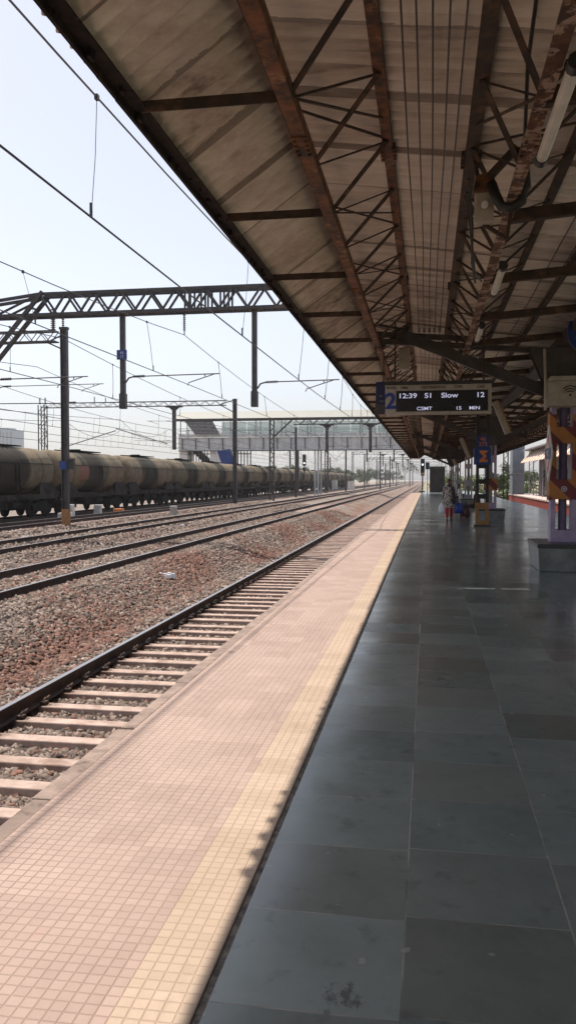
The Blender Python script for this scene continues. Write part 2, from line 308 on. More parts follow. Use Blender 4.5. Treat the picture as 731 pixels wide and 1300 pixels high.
M['lamp_on'] = led('signal_lamp', (.9, .95, 1.0), 3.0)

# ------------------------------------------------------------------ mesh helpers
class MB:
    def __init__(s): s.v = []; s.f = []
    def add(s, vs, fs):
        o = len(s.v); s.v += [tuple(p) for p in vs]; s.f += [tuple(i + o for i in f) for f in fs]; return s
    def box(s, x0, x1, y0, y1, z0, z1, tx=0, ty=0):
        vs = [(x0, y0, z0), (x1, y0, z0), (x1, y1, z0), (x0, y1, z0), (x0 + tx, y0 + ty, z1), (x1 - tx, y0 + ty, z1), (x1 - tx, y1 - ty, z1), (x0 + tx, y1 - ty, z1)]
        return s.add(vs, [(3, 2, 1, 0), (4, 5, 6, 7), (0, 1, 5, 4), (1, 2, 6, 5), (2, 3, 7, 6), (3, 0, 4, 7)])
    def bar(s, p, q, w, h=None, up=(0, 0, 1)):
        h = h or w; p, q = Vector(p), Vector(q); d = (q - p).normalized(); u = Vector(up)
        if abs(d.dot(u)) > .97: u = Vector((0, 1, 0)) if abs(d.y) < .9 else Vector((1, 0, 0))
        a = d.cross(u).normalized(); b = a.cross(d).normalized(); vs = []
        for c in (p, q):
            for i, j in ((-1, -1), (1, -1), (1, 1), (-1, 1)): vs.append(c + a * (i * w / 2) + b * (j * h / 2))
        return s.add(vs, [(3, 2, 1, 0), (4, 5, 6, 7), (0, 1, 5, 4), (1, 2, 6, 5), (2, 3, 7, 6), (3, 0, 4, 7)])
    def angle(s, p, q, w, t=.012, flip=1, up=(0, 0, 1)):
        # an L-section: two thin legs
        p, q = Vector(p), Vector(q); d = (q - p).normalized(); u = Vector(up)
        if abs(d.dot(u)) > .97: u = Vector((1, 0, 0))
        a = d.cross(u).normalized() * flip; b = Vector(up)
        s.bar(p, q, w, t, up); off = a * (w / 2 - t / 2) + b * (w / 2 + t / 2 - .001)
        return s.bar(p + off, q + off, t, w, up)
    def tube(s, pts, r, n=6, caps=True):
        pts = [Vector(p) for p in pts]; o = len(s.v); rr = r if isinstance(r, (list, tuple)) else [r] * len(pts)
        for i, p in enumerate(pts):
            d = (pts[min(i + 1, len(pts) - 1)] - pts[max(i - 1, 0)]).normalized()
            u = Vector((0, 0, 1)) if abs(d.z) < .9 else Vector((0, 1, 0))
            a = d.cross(u).normalized(); b = a.cross(d)
            for k in range(n):
                t = 2 * PI * k / n; s.v.append(tuple(p + a * math.cos(t) * rr[i] + b * math.sin(t) * rr[i]))
        for i in range(len(pts) - 1):
            for k in range(n): s.f.append((o + i * n + k, o + i * n + (k + 1) % n, o + (i + 1) * n + (k + 1) % n, o + (i + 1) * n + k))
        if caps: s.f.append(tuple(o + k for k in reversed(range(n)))); s.f.append(tuple(o + (len(pts) - 1) * n + k for k in range(n)))
        return s
    def loft(s, rings, caps=True):
        o = len(s.v); n = len(rings[0])
        for r in rings: s.v += [tuple(p) for p in r]
        for i in range(len(rings) - 1):
            for k in range(n): s.f.append((o + i * n + k, o + i * n + (k + 1) % n, o + (i + 1) * n + (k + 1) % n, o + (i + 1) * n + k))
        if caps: s.f.append(tuple(o + k for k in reversed(range(n)))); s.f.append(tuple(o + (len(rings) - 1) * n + k for k in range(n)))
        return s
    def prism(s, poly, axis, a, b):
        # poly of 2d points; axis 'y': (x,z) swept in y; 'x': (y,z) swept in x; 'z': (x,y) swept in z
        def P(p, t): return (p[0], t, p[1]) if axis == 'y' else ((t, p[0], p[1]) if axis == 'x' else (p[0], p[1], t))
        n = len(poly); vs = [P(p, a) for p in poly] + [P(p, b) for p in poly]
        return s.add(vs, [tuple(reversed(range(n))), tuple(range(n, 2 * n))] + [(i, (i + 1) % n, n + (i + 1) % n, n + i) for i in range(n)])
    def build(s, name, mat, parent=None, smooth=False, bevel=0, origin=None):
        if parent is not None:
            org = Vector((0, 0, 0)); p = parent
            while p is not None: org += p.location; p = p.parent
            loc = Vector((0, 0, 0))
        else:
            org = Vector(origin) if origin else Vector((0, 0, 0)); loc = org
        me = bpy.data.meshes.new(name); me.from_pydata([tuple(Vector(p) - org) for p in s.v], [], s.f)
        bm = bmesh.new(); bm.from_mesh(me); bmesh.ops.recalc_face_normals(bm, faces=bm.faces); bm.to_mesh(me); bm.free()
        if smooth:
            for p in me.polygons: p.use_smooth = True
        me.materials.append(M[mat] if isinstance(mat, str) else mat)
        o = bpy.data.objects.new(name, me); COL.objects.link(o); o.location = loc
        if parent is not None: o.parent = parent
        if bevel:
            md = o.modifiers.new('bevel', 'BEVEL'); md.width = bevel; md.segments = 2; md.limit_method = 'ANGLE'
        return o
def tag(o, label=None, cat=None, group=None, kind=None):
    if label: o['label'] = label
    if cat: o['category'] = cat
    if group: o['group'] = group
    if kind: o['kind'] = kind
    return o
def thing(name, loc, label, cat, group=None):
    o = bpy.data.objects.new(name, None); COL.objects.link(o); o.location = loc; o.empty_display_size = .2
    return tag(o, label, cat, group)
def copy_tree(o, parent=None):
    c = o.copy(); COL.objects.link(c)
    if parent is not None: c.parent = parent
    for ch in list(o.children): copy_tree(ch, c)
    return c
def text(name, body, x, y, z, size, mat, parent, align='LEFT', face='-y', extrude=.003, wide=1.0, bold=.012):
    cu = bpy.data.curves.new(name, 'FONT'); cu.body = body; cu.size = size; cu.align_x = align; cu.align_y = 'CENTER'; cu.extrude = extrude; cu.offset = size * bold
    cu.materials.append(M[mat]); o = bpy.data.objects.new(name, cu); COL.objects.link(o)
    org = Vector((0, 0, 0)); p = parent
    while p is not None: org += p.location; p = p.parent
    o.parent = parent; o.location = Vector((x, y, z)) - org
    o.rotation_euler = (PI / 2, 0, 0) if face == '-y' else (PI / 2, 0, -PI / 2)
    o.scale = (wide, 1, 1)
    bpy.context.view_layer.update()
    me = bpy.data.meshes.new_from_object(o.evaluated_get(bpy.context.evaluated_depsgraph_get())); n = bpy.data.objects.new(name, me)
    n.parent, n.location, n.rotation_euler, n.scale = o.parent, o.location, o.rotation_euler, o.scale
    bpy.data.objects.remove(o); n.name = name; COL.objects.link(n)
    if not me.materials: me.materials.append(M[mat])
    return n
ORD = 'first second third fourth fifth sixth seventh eighth ninth tenth eleventh twelfth thirteenth fourteenth fifteenth sixteenth seventeenth eighteenth nineteenth twentieth'.split()

# ------------------------------------------------------------------ camera, world, sun
cam = bpy.data.cameras.new('camera'); co = bpy.data.objects.new('camera', cam); COL.objects.link(co); S.camera = co
co.location = (0, 0, 1.65); co.rotation_euler = (PI / 2 - R(2.236), 0, R(9.542))
cam.sensor_fit = 'HORIZONTAL'; cam.sensor_width = 36; cam.lens = 1050 / 731 * 36; cam.clip_end = 8000; cam.clip_start = .05
SUN = Vector((-1.318, .95, 4.22)).normalized()
el = math.asin(SUN.z); az = math.atan2(SUN.x, SUN.y)
w = bpy.data.worlds.new('World'); S.world = w; w.use_nodes = True; nt = w.node_tree; bg = nt.nodes['Background']
sky = N(nt, 'ShaderNodeTexSky', sky_type='NISHITA'); sky.sun_disc = False; sky.sun_elevation = el; sky.sun_rotation = az
sky.air_density = 1.0; sky.dust_density = 2.2; sky.ozone_density = .9; sky.altitude = 0
hs = N(nt, 'ShaderNodeHueSaturation'); hs.inputs['Saturation'].default_value = .48; hs.inputs['Value'].default_value = .91; L(nt, sky.outputs[0], hs.inputs['Color']); L(nt, mixc(nt, 1.0, hs.outputs[0], (.985, .97, 1.0), 'MULTIPLY'), bg.inputs[0]); bg.inputs[1].default_value = .15
sl = bpy.data.lights.new('sun', 'SUN'); sl.energy = 4.5; sl.angle = R(.55); sl.color = (1.0, .93, .84)
so_ = bpy.data.objects.new('sun', sl); COL.objects.link(so_); so_.rotation_euler = SUN.to_track_quat('Z', 'Y').to_euler(); so_.location = (0, 0, 30)
S.view_settings.view_transform = 'Standard'; S.view_settings.look = 'None'; S.view_settings.exposure = 0.50; S.view_settings.gamma = 1; S.view_settings.use_curve_mapping = False
S.render.engine = 'CYCLES'; cy = S.cycles; cy.use_denoising = True; cy.denoiser = 'OPENIMAGEDENOISE'; cy.max_bounces = 10; cy.diffuse_bounces = 8; cy.glossy_bounces = 3; cy.transparent_max_bounces = 8; cy.volume_bounces = 1; cy.sample_clamp_indirect = 6; cy.caustics_reflective = False; cy.caustics_refractive = False

# ------------------------------------------------------------------ ground
MB().add([(-4000, -200, -1.45), (4000, -200, -1.45), (4000, 6000, -1.45), (-4000, 6000, -1.45)], [(0, 1, 2, 3)]).build('ground', 'earth')
bpy.data.objects['ground']['kind'] = 'structure'
PE = -1.97
prof = [(-60, -1.4), (-30, -1.15), (-27, -.93), (-23, -.91), (-21.6, -.82), (-18.4, -.82), (-17.2, -.9), (-14.9, -.61), (-11.6, -.60), (-10.8, -.66), (-10, -.575), (-6.9, -.57), (-6.3, -.70), (-5.4, -1.0), (-4.62, -1.005), (-4.42, -1.075), (PE, -1.075)]
def gz(x):
    for (a, za), (b, zb) in zip(prof, prof[1:]):
        if a <= x <= b: return za + (zb - za) * (x - a) / (b - a)
    return -1.4
mb = MB(); ys = [-20 + 1.5 * i for i in range(60)] + [70 + 8 * i for i in range(30)] + [310 + 60 * i for i in range(60)]
xs = sorted(set([p[0] for p in prof] + [-5.6, -5.9, -6.6, -7.4, -8, -9, -9.5, -12.5, -13.5]))
for y in ys:
    for x in xs: mb.v.append((x, y, gz(x) + (random.uniform(-.035, .035) if y < 150 and x > -60 and not (x > -5.4) else 0)))
n = len(xs)
for j in range(len(ys) - 1):
    for i in range(n - 1): mb.f.append((j * n + i, j * n + i + 1, (j + 1) * n + i + 1, (j + 1) * n + i))
tag(mb.build('ballast_bed', 'ballast', smooth=True), kind='structure')
# track pit on the far side of the platform
tag(MB().add([(6.4, -20, -1.05), (9.6, -20, -1.05), (9.6, 700, -1.05), (6.4, 700, -1.05)], [(0, 1, 2, 3)]).build('far_track_ground', 'ballast'), kind='structure')

# loose stones
def scatter(name, areas):
    V = []; C_ = []
    cube = np.array([(-1, -1, -1), (1, -1, -1), (1, 1, -1), (-1, 1, -1), (-1, -1, 1), (1, -1, 1), (1, 1, 1), (-1, 1, 1)], float) * .5
    fidx = np.array([(3, 2, 1, 0), (4, 5, 6, 7), (0, 1, 5, 4), (1, 2, 6, 5), (2, 3, 7, 6), (3, 0, 4, 7)])
    allv, allc = [], []
    for (x0, x1, y0, y1, num, smin, smax, red, lift, taper) in areas:
        u = rng.random(num); y = y0 + (y1 - y0) * (u ** taper)
        x = rng.uniform(x0, x1, num)
        z = np.interp(x, [p[0] for p in prof], [p[1] for p in prof])
        sz = rng.uniform(smin, smax, num)
        p = cube[None] * (1 + rng.uniform(-.38, .38, (num, 8, 3))) * (sz[:, None, None] * rng.uniform(.6, 1.25, (num, 1, 3)))
        a = rng.normal(size=(num, 4)); a /= np.linalg.norm(a, axis=1)[:, None]; q = a
        w_, x_, y_, z_ = q.T
        Rm = np.stack([1 - 2 * (y_ ** 2 + z_ ** 2), 2 * (x_ * y_ - z_ * w_), 2 * (x_ * z_ + y_ * w_), 2 * (x_ * y_ + z_ * w_), 1 - 2 * (x_ ** 2 + z_ ** 2), 2 * (y_ * z_ - x_ * w_), 2 * (x_ * z_ - y_ * w_), 2 * (y_ * z_ + x_ * w_), 1 - 2 * (x_ ** 2 + y_ ** 2)], 1).reshape(-1, 3, 3)
        p = np.einsum('nij,nkj->nki', Rm, p)
        p[..., 0] += x[:, None]; p[..., 1] += y[:, None]; p[..., 2] += (z + lift + sz * rng.uniform(-.1, .35, num))[:, None]
        g = rng.random((num, 1)); base = np.array((.06, .042, .033)) * (1 - g ** 1.4) + np.array((.32, .245, .20)) * g ** 1.4
        patch = np.sin(x * 1.9 + 1.7 * np.sin(y * .37)) * .6 + np.sin(y * .8 + 1.5 * x) * .6
        isr = (rng.random(num) < np.clip(red * (.45 + .8 * patch), 0, .95))[:, None]
        r = rng.random((num, 1)); rc = np.array((.055, .026, .019)) * (1 - r) + np.array((.245, .122, .084)) * r
        c = np.where(isr, rc, base)
        allv.append(p.reshape(-1, 3)); allc.append(np.repeat(c, 8, 0))
    v = np.concatenate(allv); c = np.concatenate(allc); ns = len(v) // 8
    f = (fidx[None] + (np.arange(ns) * 8)[:, None, None]).reshape(-1)
    me = bpy.data.meshes.new(name); me.vertices.add(len(v)); me.vertices.foreach_set('co', v.astype(np.float32).ravel())
    nf = ns * 6; me.loops.add(nf * 4); me.loops.foreach_set('vertex_index', f.astype(np.int32)); me.polygons.add(nf)
    me.polygons.foreach_set('loop_start', np.arange(0, nf * 4, 4, dtype=np.int32))
    at = me.color_attributes.new('Col', 'FLOAT_COLOR', 'POINT'); at.data.foreach_set('color', np.concatenate([c, np.ones((len(c), 1))], 1).astype(np.float32).ravel())
    me.update(); me.validate(); me.materials.append(M['stone'])
    o = bpy.data.objects.new(name, me); COL.objects.link(o); return tag(o, kind='stuff')
scatter('ballast_stones', [
    (-4.4, -1.99, 3, 16, 16000, .03, .065, .42, .0, 1.0),
    (-5.1, -1.99, 2.5, 12, 24000, .03, .07, .15, .0, 1.0), (-5.1, -1.99, 12, 45, 20000, .04, .075, .12, .0, 1.2),
    (-7.5, -5.0, 5, 20, 38000, .028, .075, .9, .0, 1.0), (-7.5, -5.0, 20, 60, 34000, .04, .08, .8, .0, 1.3),
    (-10.8, -6.9, 13, 55, 30000, .045, .08, .3, .0, 1.3), (-17.5, -10.6, 19, 75, 30000, .06, .11, .25, .0, 1.3), (-23, -17, 33, 90, 16000, .07, .13, .15, .0, 1.3)])

# ------------------------------------------------------------------ tracks
def track(cx, zr, label, y0, phase, nkeep, clips=0, pitch=.6):
    t = thing('railway_track', (cx, 0, zr), label, 'railway track', 'parallel railway tracks')
    for s in (-1, 1):
        x = cx + s * .838
        pr = [(-.07, -.172), (.07, -.172), (.07, -.158), (.015, -.14), (.012, -.05), (.036, -.035), (.036, -.004), (.031, 0), (-.031, 0), (-.036, -.004), (-.036, -.035), (-.012, -.05), (-.015, -.14), (-.07, -.158)]
        MB().prism([(x + a, zr + b) for a, b in pr], 'y', -20, 1400).build('rail', 'rail', t)
    zt = zr - .172
    def shape(mb, y):
        rr = random.uniform
        mb.add([(cx - 1.375, y, zt - .21), (cx + 1.375, y, zt - .21), (cx + 1.375, y + .235, zt - .21), (cx - 1.375, y + .235, zt - .21),
                (cx - 1.36, y + .025, zt), (cx + 1.36, y + .025, zt), (cx + 1.36, y + .205, zt), (cx - 1.36, y + .205, zt)],
               [(3, 2, 1, 0), (4, 5, 6, 7), (0, 1, 5, 4), (1, 2, 6, 5), (2, 3, 7, 6), (3, 0, 4, 7)])
    proto = None
    for k in range(nkeep):
        y = y0 + phase + pitch * k
        if proto is None:
            mb = MB(); shape(mb, y); proto = mb.build('sleeper', 'sleeper', t, bevel=.012)
            proto.location = (0, y, 0)
            for vv in proto.data.vertices: vv.co.y -= y
            o = proto
        else:
            o = proto.copy(); COL.objects.link(o); o.parent = t
        o.location = (random.uniform(-.02, .02), y + random.uniform(-.015, .015), random.uniform(-.008, .004)); o.rotation_euler = (0, 0, random.uniform(-.006, .006))
        if k < clips:
            if k == 0:
                clipmes = []
                for s in (-.095, .095):
                    cl = MB(); X = -.838 + s
                    cl.box(X - .035, X + .035, .06, .16, -.172, -.13)
                    cl.tube([(X, .08, -.12), (X + s * .5, .10, -.085), (X + s * .5, .15, -.075), (X - s * .1, .17, -.10), (X - s * .1, .12, -.125)], .011, 6)
                    me = bpy.data.meshes.new('rail_clip'); me.from_pydata(cl.v, [], cl.f); me.materials.append(M['dark_rust']); clipmes.append(me)
            for me in clipmes: c = bpy.data.objects.new('rail_clip', me); COL.objects.link(c); c.parent = o
    mb = MB(); y = y0 + phase + pitch * nkeep
    while y < 420: shape(mb, y); y += pitch
    tag(mb.build('sleeper', 'sleeper', t), kind='stuff', label='far sleepers of the track')
    return t
track(-3.64, -.8, 'nearest railway track running along the platform edge, sleepers bare', 3.0, .45, 100, 46)
track(-8.4, -.37, 'second railway track from the platform, past the red ballast strip', 12, .2, 100, 0)
track(-13.25, -.4, 'third railway track from the platform, rails half sunk in stones', 18, .1, 100, 0)
track(-20.2, -.55, 'fourth railway track from the platform, between the mast and the tank train', 32, .3, 100, 0)
track(-24.95, -.65, 'farthest railway track, the one under the tank train', 44, .3, 100, 0)

# ------------------------------------------------------------------ platform
YE = 104
tag(MB().box(PE + .06, 6.5, -12, YE, -1.3, -.16).build('platform', 'platform_side'), kind='structure')
tag(MB().box(-.65, 6.5, YE, 126, -1.3, -.16).build('platform_extension', 'platform_side'), kind='structure')
mb = MB(); y = -12
while y < YE:
    l = random.uniform(1.1, 1.5); e = min(y + l, YE); j = random.uniform(-.012, .008)
    mb.box(PE - .04 + j, -1.903, y + .004, e - .004, -.16, -.004 + random.uniform(-.004, .004)); y = e
tag(mb.build('kerb', 'coping', bevel=.01), kind='structure')
tag(MB().box(-1.9, -.951, -12, YE, -.16, 0).build('pavement', 'tile_pink'), kind='structure')
tag(MB().box(-.95, -.70, -12, YE, -.16, .002).build('tactile_pavement', 'tile_yellow'), kind='structure')
tag(MB().box(-.698, -.672, -12, YE, -.16, -.004).build('pavement_joint', 'kerb'), kind='structure')
tag(MB().box(-.67, 6.5, -12, YE, -.16, .004).build('stone_pavement', 'slab'), kind='structure')
tag(MB().box(-.65, 6.5, YE + .002, 126, -.16, .004).build('stone_pavement', 'slab'), kind='structure')
# ------------------------------------------------------------------ shelter roof
CX = 2.48; COLY = [-1.8, 16, 33.8, 51.6, 69.4, 87.2]
EV, RG = (-1.97, 4.24), (-1.22, 4.76); VA = (2.48, 4.25)
YA, YB = -10.4, 101.2
sh = thing('platform_shelter', (CX, 16, 0), 'long platform shelter with rusty lattice girders and dusty corrugated roof', 'platform roof')
def roof_z(x):
    if x > CX: x = 2 * CX - x
    if x < RG[0]: return EV[1] + (RG[1] - EV[1]) * (x - EV[0]) / (RG[0] - EV[0])
    return RG[1] + (VA[1] - RG[1]) * (x - RG[0]) / (VA[0] - RG[0])
def sheet(xs_, slit=None):
    pitch = .18; st = pitch / 6; ny = int((YB - YA) / st); mb = MB(); n = len(xs_)
    for j in range(ny + 1):
        y = YA + j * st; lap = .014 * ((y % 1.04) / 1.04)
        wv = .03 * math.sin(2 * PI * y / pitch); jy = int(y // 1.04)
        for x in xs_: mb.v.append((x + (.012 * math.sin(jy * 2.7) + .006 * math.sin(y * 5.3) + (.011 + .006 * math.sin(jy * 1.9)) * math.sin(2 * PI * y / pitch) if abs(x - CX) > 4.48 else 0), y, roof_z(x) + wv + lap + .012 * math.sin(y * .21 + x)))
    for j in range(ny):
        y = YA + (j + .5) * st
        for i in range(n - 1):
            xm = (xs_[i] + xs_[i + 1]) / 2
            if slit and slit[0] < xm < slit[1] and slit[2] < y < slit[3]: continue
            mb.f.append((j * n + i, j * n + i + 1, (j + 1) * n + i + 1, (j + 1) * n + i))
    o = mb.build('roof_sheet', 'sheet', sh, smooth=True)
    md = o.modifiers.new('thick', 'SOLIDIFY'); md.thickness = .007; md.offset = 1
    for p in o.data.polygons: p.use_smooth = True
    return o
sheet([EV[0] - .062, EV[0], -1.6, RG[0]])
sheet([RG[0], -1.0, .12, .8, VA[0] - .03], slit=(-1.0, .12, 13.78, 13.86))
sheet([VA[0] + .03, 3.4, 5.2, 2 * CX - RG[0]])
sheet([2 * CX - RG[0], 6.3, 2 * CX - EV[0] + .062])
def mirror(x): return 2 * CX - x
for f_ in (lambda x: x, mirror):
    mb = MB(); y = YA
    while y < YB:
        e = min(y + 5.2, YB); mb.angle((f_(EV[0] + .012), y, 4.17), (f_(EV[0] + .012), e - .01, 4.17), .13, .014, -1 if f_(0) == 0 else 1)
        xo = f_(EV[0] - .03); mb.box(xo - .012, xo + .012, y, e - .01, 4.115 + random.uniform(-.006, .006), 4.245); y = e
    # dangling dirt and hook bolts along the eave
    y = YA
    while y < YB:
        x = f_(EV[0] + random.uniform(-.03, .03)); mb.box(x - .012, x + .012, y, y + random.uniform(.02, .09), 4.10 + random.uniform(0, .05), 4.2); y += random.uniform(.15, .5)
    mb.build('eave_beam', 'eave_steel', sh)
FR = [5.46 + 2.4 * k for k in range(-6, 40)]
def girder(f_, bx, bz, tx, tz, bmat, tmat, bw=.10, tw=.085, extra=None):
    g = MB().bar((f_(bx), YA + .3, bz), (f_(bx), YB - .3, bz), bw, .018)
    g.bar((f_(bx) + bw * .44, YA + .3, bz + .05), (f_(bx) + bw * .44, YB - .3, bz + .05), .014, .085)
    y = YA + 2
    while y < YB:  # splice plates and bolts
        g.box(f_(bx) - bw * .62, f_(bx) + bw * .62, y, y + .34, bz - .024, bz - .0095)
        for q in range(4):
            for r_ in (-.4, .4): g.box(f_(bx) + r_ * bw - .014, f_(bx) + r_ * bw + .014, y + .04 + q * .08, y + .065 + q * .08, bz - .045, bz - .02)
        y += 4.8
    go = g.build('lattice_girder', bmat, sh)
    t = MB().bar((f_(tx), YA + .3, tz), (f_(tx), YB - .3, tz), tw, .016)
    t.bar((f_(tx) + tw * .42, YA + .3, tz + .035), (f_(tx) + tw * .42, YB - .3, tz + .035), .013, .06)
    y = YA + 3.4
    while y < YB:
        for q in range(4):
            for r_ in (-.62, .62): t.box(f_(tx) + r_ * tw - .016, f_(tx) + r_ * tw + .016, y + q * .08, y + .035 + q * .08, tz - .03, tz + .03)
        y += 4.8
    t.build('top_chord', tmat, go)
    lc = MB(); k = 0; y = YA + .6; stp = 1.2 / 2
    y = FR[0] - math.ceil((FR[0] - YA) / 1.2) * 1.2 + 1.2
    while y < YB - 1.4:
        a, b, c_ = (f_(bx), y, bz + .012), (f_(tx), y + .6, tz - .012), (f_(bx), y + 1.2, bz + .012)
        lc.bar(a, b, .04, .014); lc.bar(b, c_, .04, .014)
        if extra:
            d, e = (f_(extra[0]), y + .6, extra[1]), (f_(extra[0]), y, extra[1])
            lc.bar((f_(bx), y, bz + .03), d, .03, .012); lc.bar(d, (f_(bx), y + 1.2, bz + .03), .03, .012)
            if k % 2 == 0: lc.bar(e, (f_(tx), y + .6, tz + .01), .028, .012)
            else: lc.bar((f_(bx), y, bz + .03), (f_(tx), y + 2 * .6 + .2, tz + .01), .03, .012)
        k += 1; y += 1.2
    lc.build('lacing', 'dark_rust', go)
    if extra:
        MB().bar((f_(extra[0]), YA + .3, extra[1] + .02), (f_(extra[0]), YB - .3, extra[1] + .02), .075, .05).build('top_chord', 'dark_rust', go)
C1 = (-.93, 4.14); C2 = (-.36, 4.57); C4 = (.70, 4.03); C3 = (.36, 4.46)
for f_ in (lambda x: x, mirror):
    girder(f_, *C1, *C2, 'rust', 'rust', extra=(-1.16, 4.66))
    girder(f_, *C4, *C3, 'flaking', 'dark_rust', .10, .11, extra=(1.16, 4.37))
    side = 0 if f_(0) == 0 else 1
    pb = ps = None
    for y in FR:
        if not YA + 1 < y < YB - 1: continue
        if pb is None:
            pb = MB().bar((f_(EV[0] + .05), y, 4.175), (f_(C1[0] - .02), y, C1[1] + .035), .012, .075).bar((f_(EV[0] + .05), y + .035, 4.21), (f_(C1[0] - .02), y + .035, C1[1] + .07), .07, .012).build('tie_bar', 'dark_rust', sh)
            ps = MB().bar((f_(C4[0] + .02), y, C4[1] + .03), (f_(2.3), y, 4.17), .014, .10).bar((f_(C4[0] + .02), y + .04, C4[1] - .02), (f_(2.3), y + .04, 4.12), .07, .014).build('rafter_strut', 'dark_rust', sh)
            py = y
        else:
            for p_ in (pb, ps):
                c = p_.copy(); COL.objects.link(c); c.parent = sh; c.location.y = y - py
# valley gutter beam and purlins
MB().box(CX - .16, CX + .16, YA + .2, YB - .2, 4.09, 4.16).box(CX - .16, CX - .145, YA + .2, YB - .2, 4.16, 4.23).box(CX + .145, CX + .16, YA + .2, YB - .2, 4.16, 4.23).build('gutter', 'grey_plate', sh)
for f_ in (lambda x: x, mirror):
    for px in (1.72,):
        MB().bar((f_(px), YA + .2, roof_z(px) - .06), (f_(px), YB - .2, roof_z(px) - .06), .06, .07).build('purlin', 'dark_rust', sh)
# columns with cantilever arms
def column(yc, paint, first):
    c = MB()
    for s in (-1, 1): c.bar((CX + s * .185, yc, .5), (CX + s * .185, yc, 3.05), .085, .26, (0, 1, 0))
    for z0, z1 in ((.5, .72), (1.30, 1.62), (2.33, 2.62), (3.0, 3.3)):
        for yy in (-.135, .135): c.box(CX - .228, CX + .228, yc + yy - .008, yc + yy + .008, z0, z1)
    o = c.build('column', paint, sh)
    pp = MB(); pp.tube([(CX, yc, .5), (CX, yc, 3.9)], .075, 14); pp.build('drain_pipe', 'violet_dark' if first else 'pipe', o, smooth=False)
    pl = MB(); pl.box(CX - .49, CX + .49, yc - .72, yc + .72, 0.006, .43, -.03, -.03); pl.build('plinth', 'stone_grey', o, bevel=.01)
    MB().box(CX - .535, CX + .535, yc - .765, yc + .765, .43, .50).build('plinth_cap', 'stone_dark', o, bevel=.008)
    h = MB()
    for yy in (-.14, .14):
        for s in (-1, 1):
            h.prism([(CX, 3.0), (CX + s * .25, 3.02), (CX + s * .33, 3.35), (CX + s * .62, 4.02), (CX + s * .62, 4.08), (CX, 4.08)], 'y', yc + yy - .01, yc + yy + .01)
    h.box(CX - .20, CX + .20, yc - .12, yc + .12, 3.05, 4.08)
    h.build('gusset', 'grey_plate', sh)
    for s in (-1, 1):
        a = MB()
        X = lambda x: CX + s * (CX - x) * -1 if s > 0 else x
        fx = (lambda x: x) if s < 0 else mirror
        a.bar((fx(2.22), yc, 3.22), (fx(-.62), yc, 4.42), .10, .13)
        a.bar((fx(2.22), yc - .055, 3.28), (fx(-.62), yc - .055, 4.48), .012, .17)
        a.bar((fx(-.95), yc, 4.30), (fx(2.35), yc, 4.02), .12, .10)
        a.bar((fx(-.98), yc + .02, 4.44), (fx(.75), yc + .02, 4.30), .09, .10)
        a.bar((fx(.7), yc + .03, 4.0), (fx(1.3), yc + .03, 3.62), .05, .06)
        a.bar((fx(-.95), yc + .04, 4.16), (fx(-.36), yc + .04, 4.55), .05, .08)
        a.bar((fx(-.36), yc + .05, 4.5), (fx(-.95), yc + .05, 4.62), .04, .05)
        a.build('cantilever_arm', 'grey_plate', sh)
        if s < 0:
            for k in range(5):
                x = -.17 + k * .095; q = MB()
                for zz in (0, .028, .056): q.tube([(x, yc - .06, 4.44 + zz), (x, yc - .06, 4.455 + zz)], .026, 8)
                q.build('pin_insulator', 'insul', sh)
    return o
for i, yc in enumerate(COLY): column(yc, 'lilac' if i < 3 else 'pale_paint', i < 2)

# ------------------------------------------------------------------ things hung under the roof
for k in range(5):
    x0 = -.17 + k * .095; pts = []
    for i in range(41):
        y = -9 + i * 2.72; ph = ((y + 1.8) % 17.8) / 17.8
        pts.append((x0 + .01 * math.sin(y * .7 + k), y, 4.53 - .09 * 4 * ph * (1 - ph) - .01 * (k % 2)))
    mb = MB().tube(pts, .0075, 5)
    tag(mb.build('power_cable', 'wire', origin=(x0, 16, 4.4)), ['thin black cable under the roof, leftmost of five parallel ones', 'thin black cable under the roof, second from left of five', 'thin black cable under the roof, middle one of five', 'thin black cable under the roof, fourth from left of five', 'thin black cable under the roof, rightmost of five parallel ones'][k], 'cable', 'cables strung below the ridge')
for k, x0 in enumerate((1.45, 1.62, 1.70)):
    pts = [(x0 + .02 * math.sin(i), -9 + i * 2.7, roof_z(x0) - .08 - .03 * math.sin(i * 1.3 + k) ** 2) for i in range(40)]
    tag(MB().tube(pts, .007, 5).build('power_cable', 'wire', origin=(x0, 16, 4.3)), ['thin cable beside the valley gutter, nearest the peeling girder', 'thin cable beside the valley gutter, middle of three', 'thin cable beside the valley gutter, closest to the columns'][k], 'cable', 'cables strung beside the gutter')
# fluorescent tube fittings on the right girder
def tube_light(y0, y1, lab):
    t = thing('tube_light', (.80, (y0 + y1) / 2, 4.0), lab, 'light fitting', 'unlit tube lights on the girder')
    MB().tube([(.80, y0, 3.97), (.80, y1, 3.97)], .042, 12).build('tube', 'tube_glass', t, smooth=False)
    for q, e in ((y0 - .045, y0 + .13), (y1 + .045, y1 - .13)):
        MB().tube([(.80, q - .045, 3.97), (.80, q + .045, 3.97)], .05, 10).build('end_cap', 'black', t)
        MB().box(.77, .83, e - .03, e + .03, 3.99, 4.07).build('bracket', 'dark_rust', t)
tube_light(4.95, 6.25, 'unlit long tube light at the top right, nearest on the rusty girder')
tube_light(9.4, 10.6, 'unlit tube light halfway along the right girder, behind the lamp box')
tube_light(12.9, 14.1, 'unlit tube light just before the tilted arm, above the train board')
tube_light(22.0, 23.2, 'unlit tube light beyond the train board, farthest along the girder')
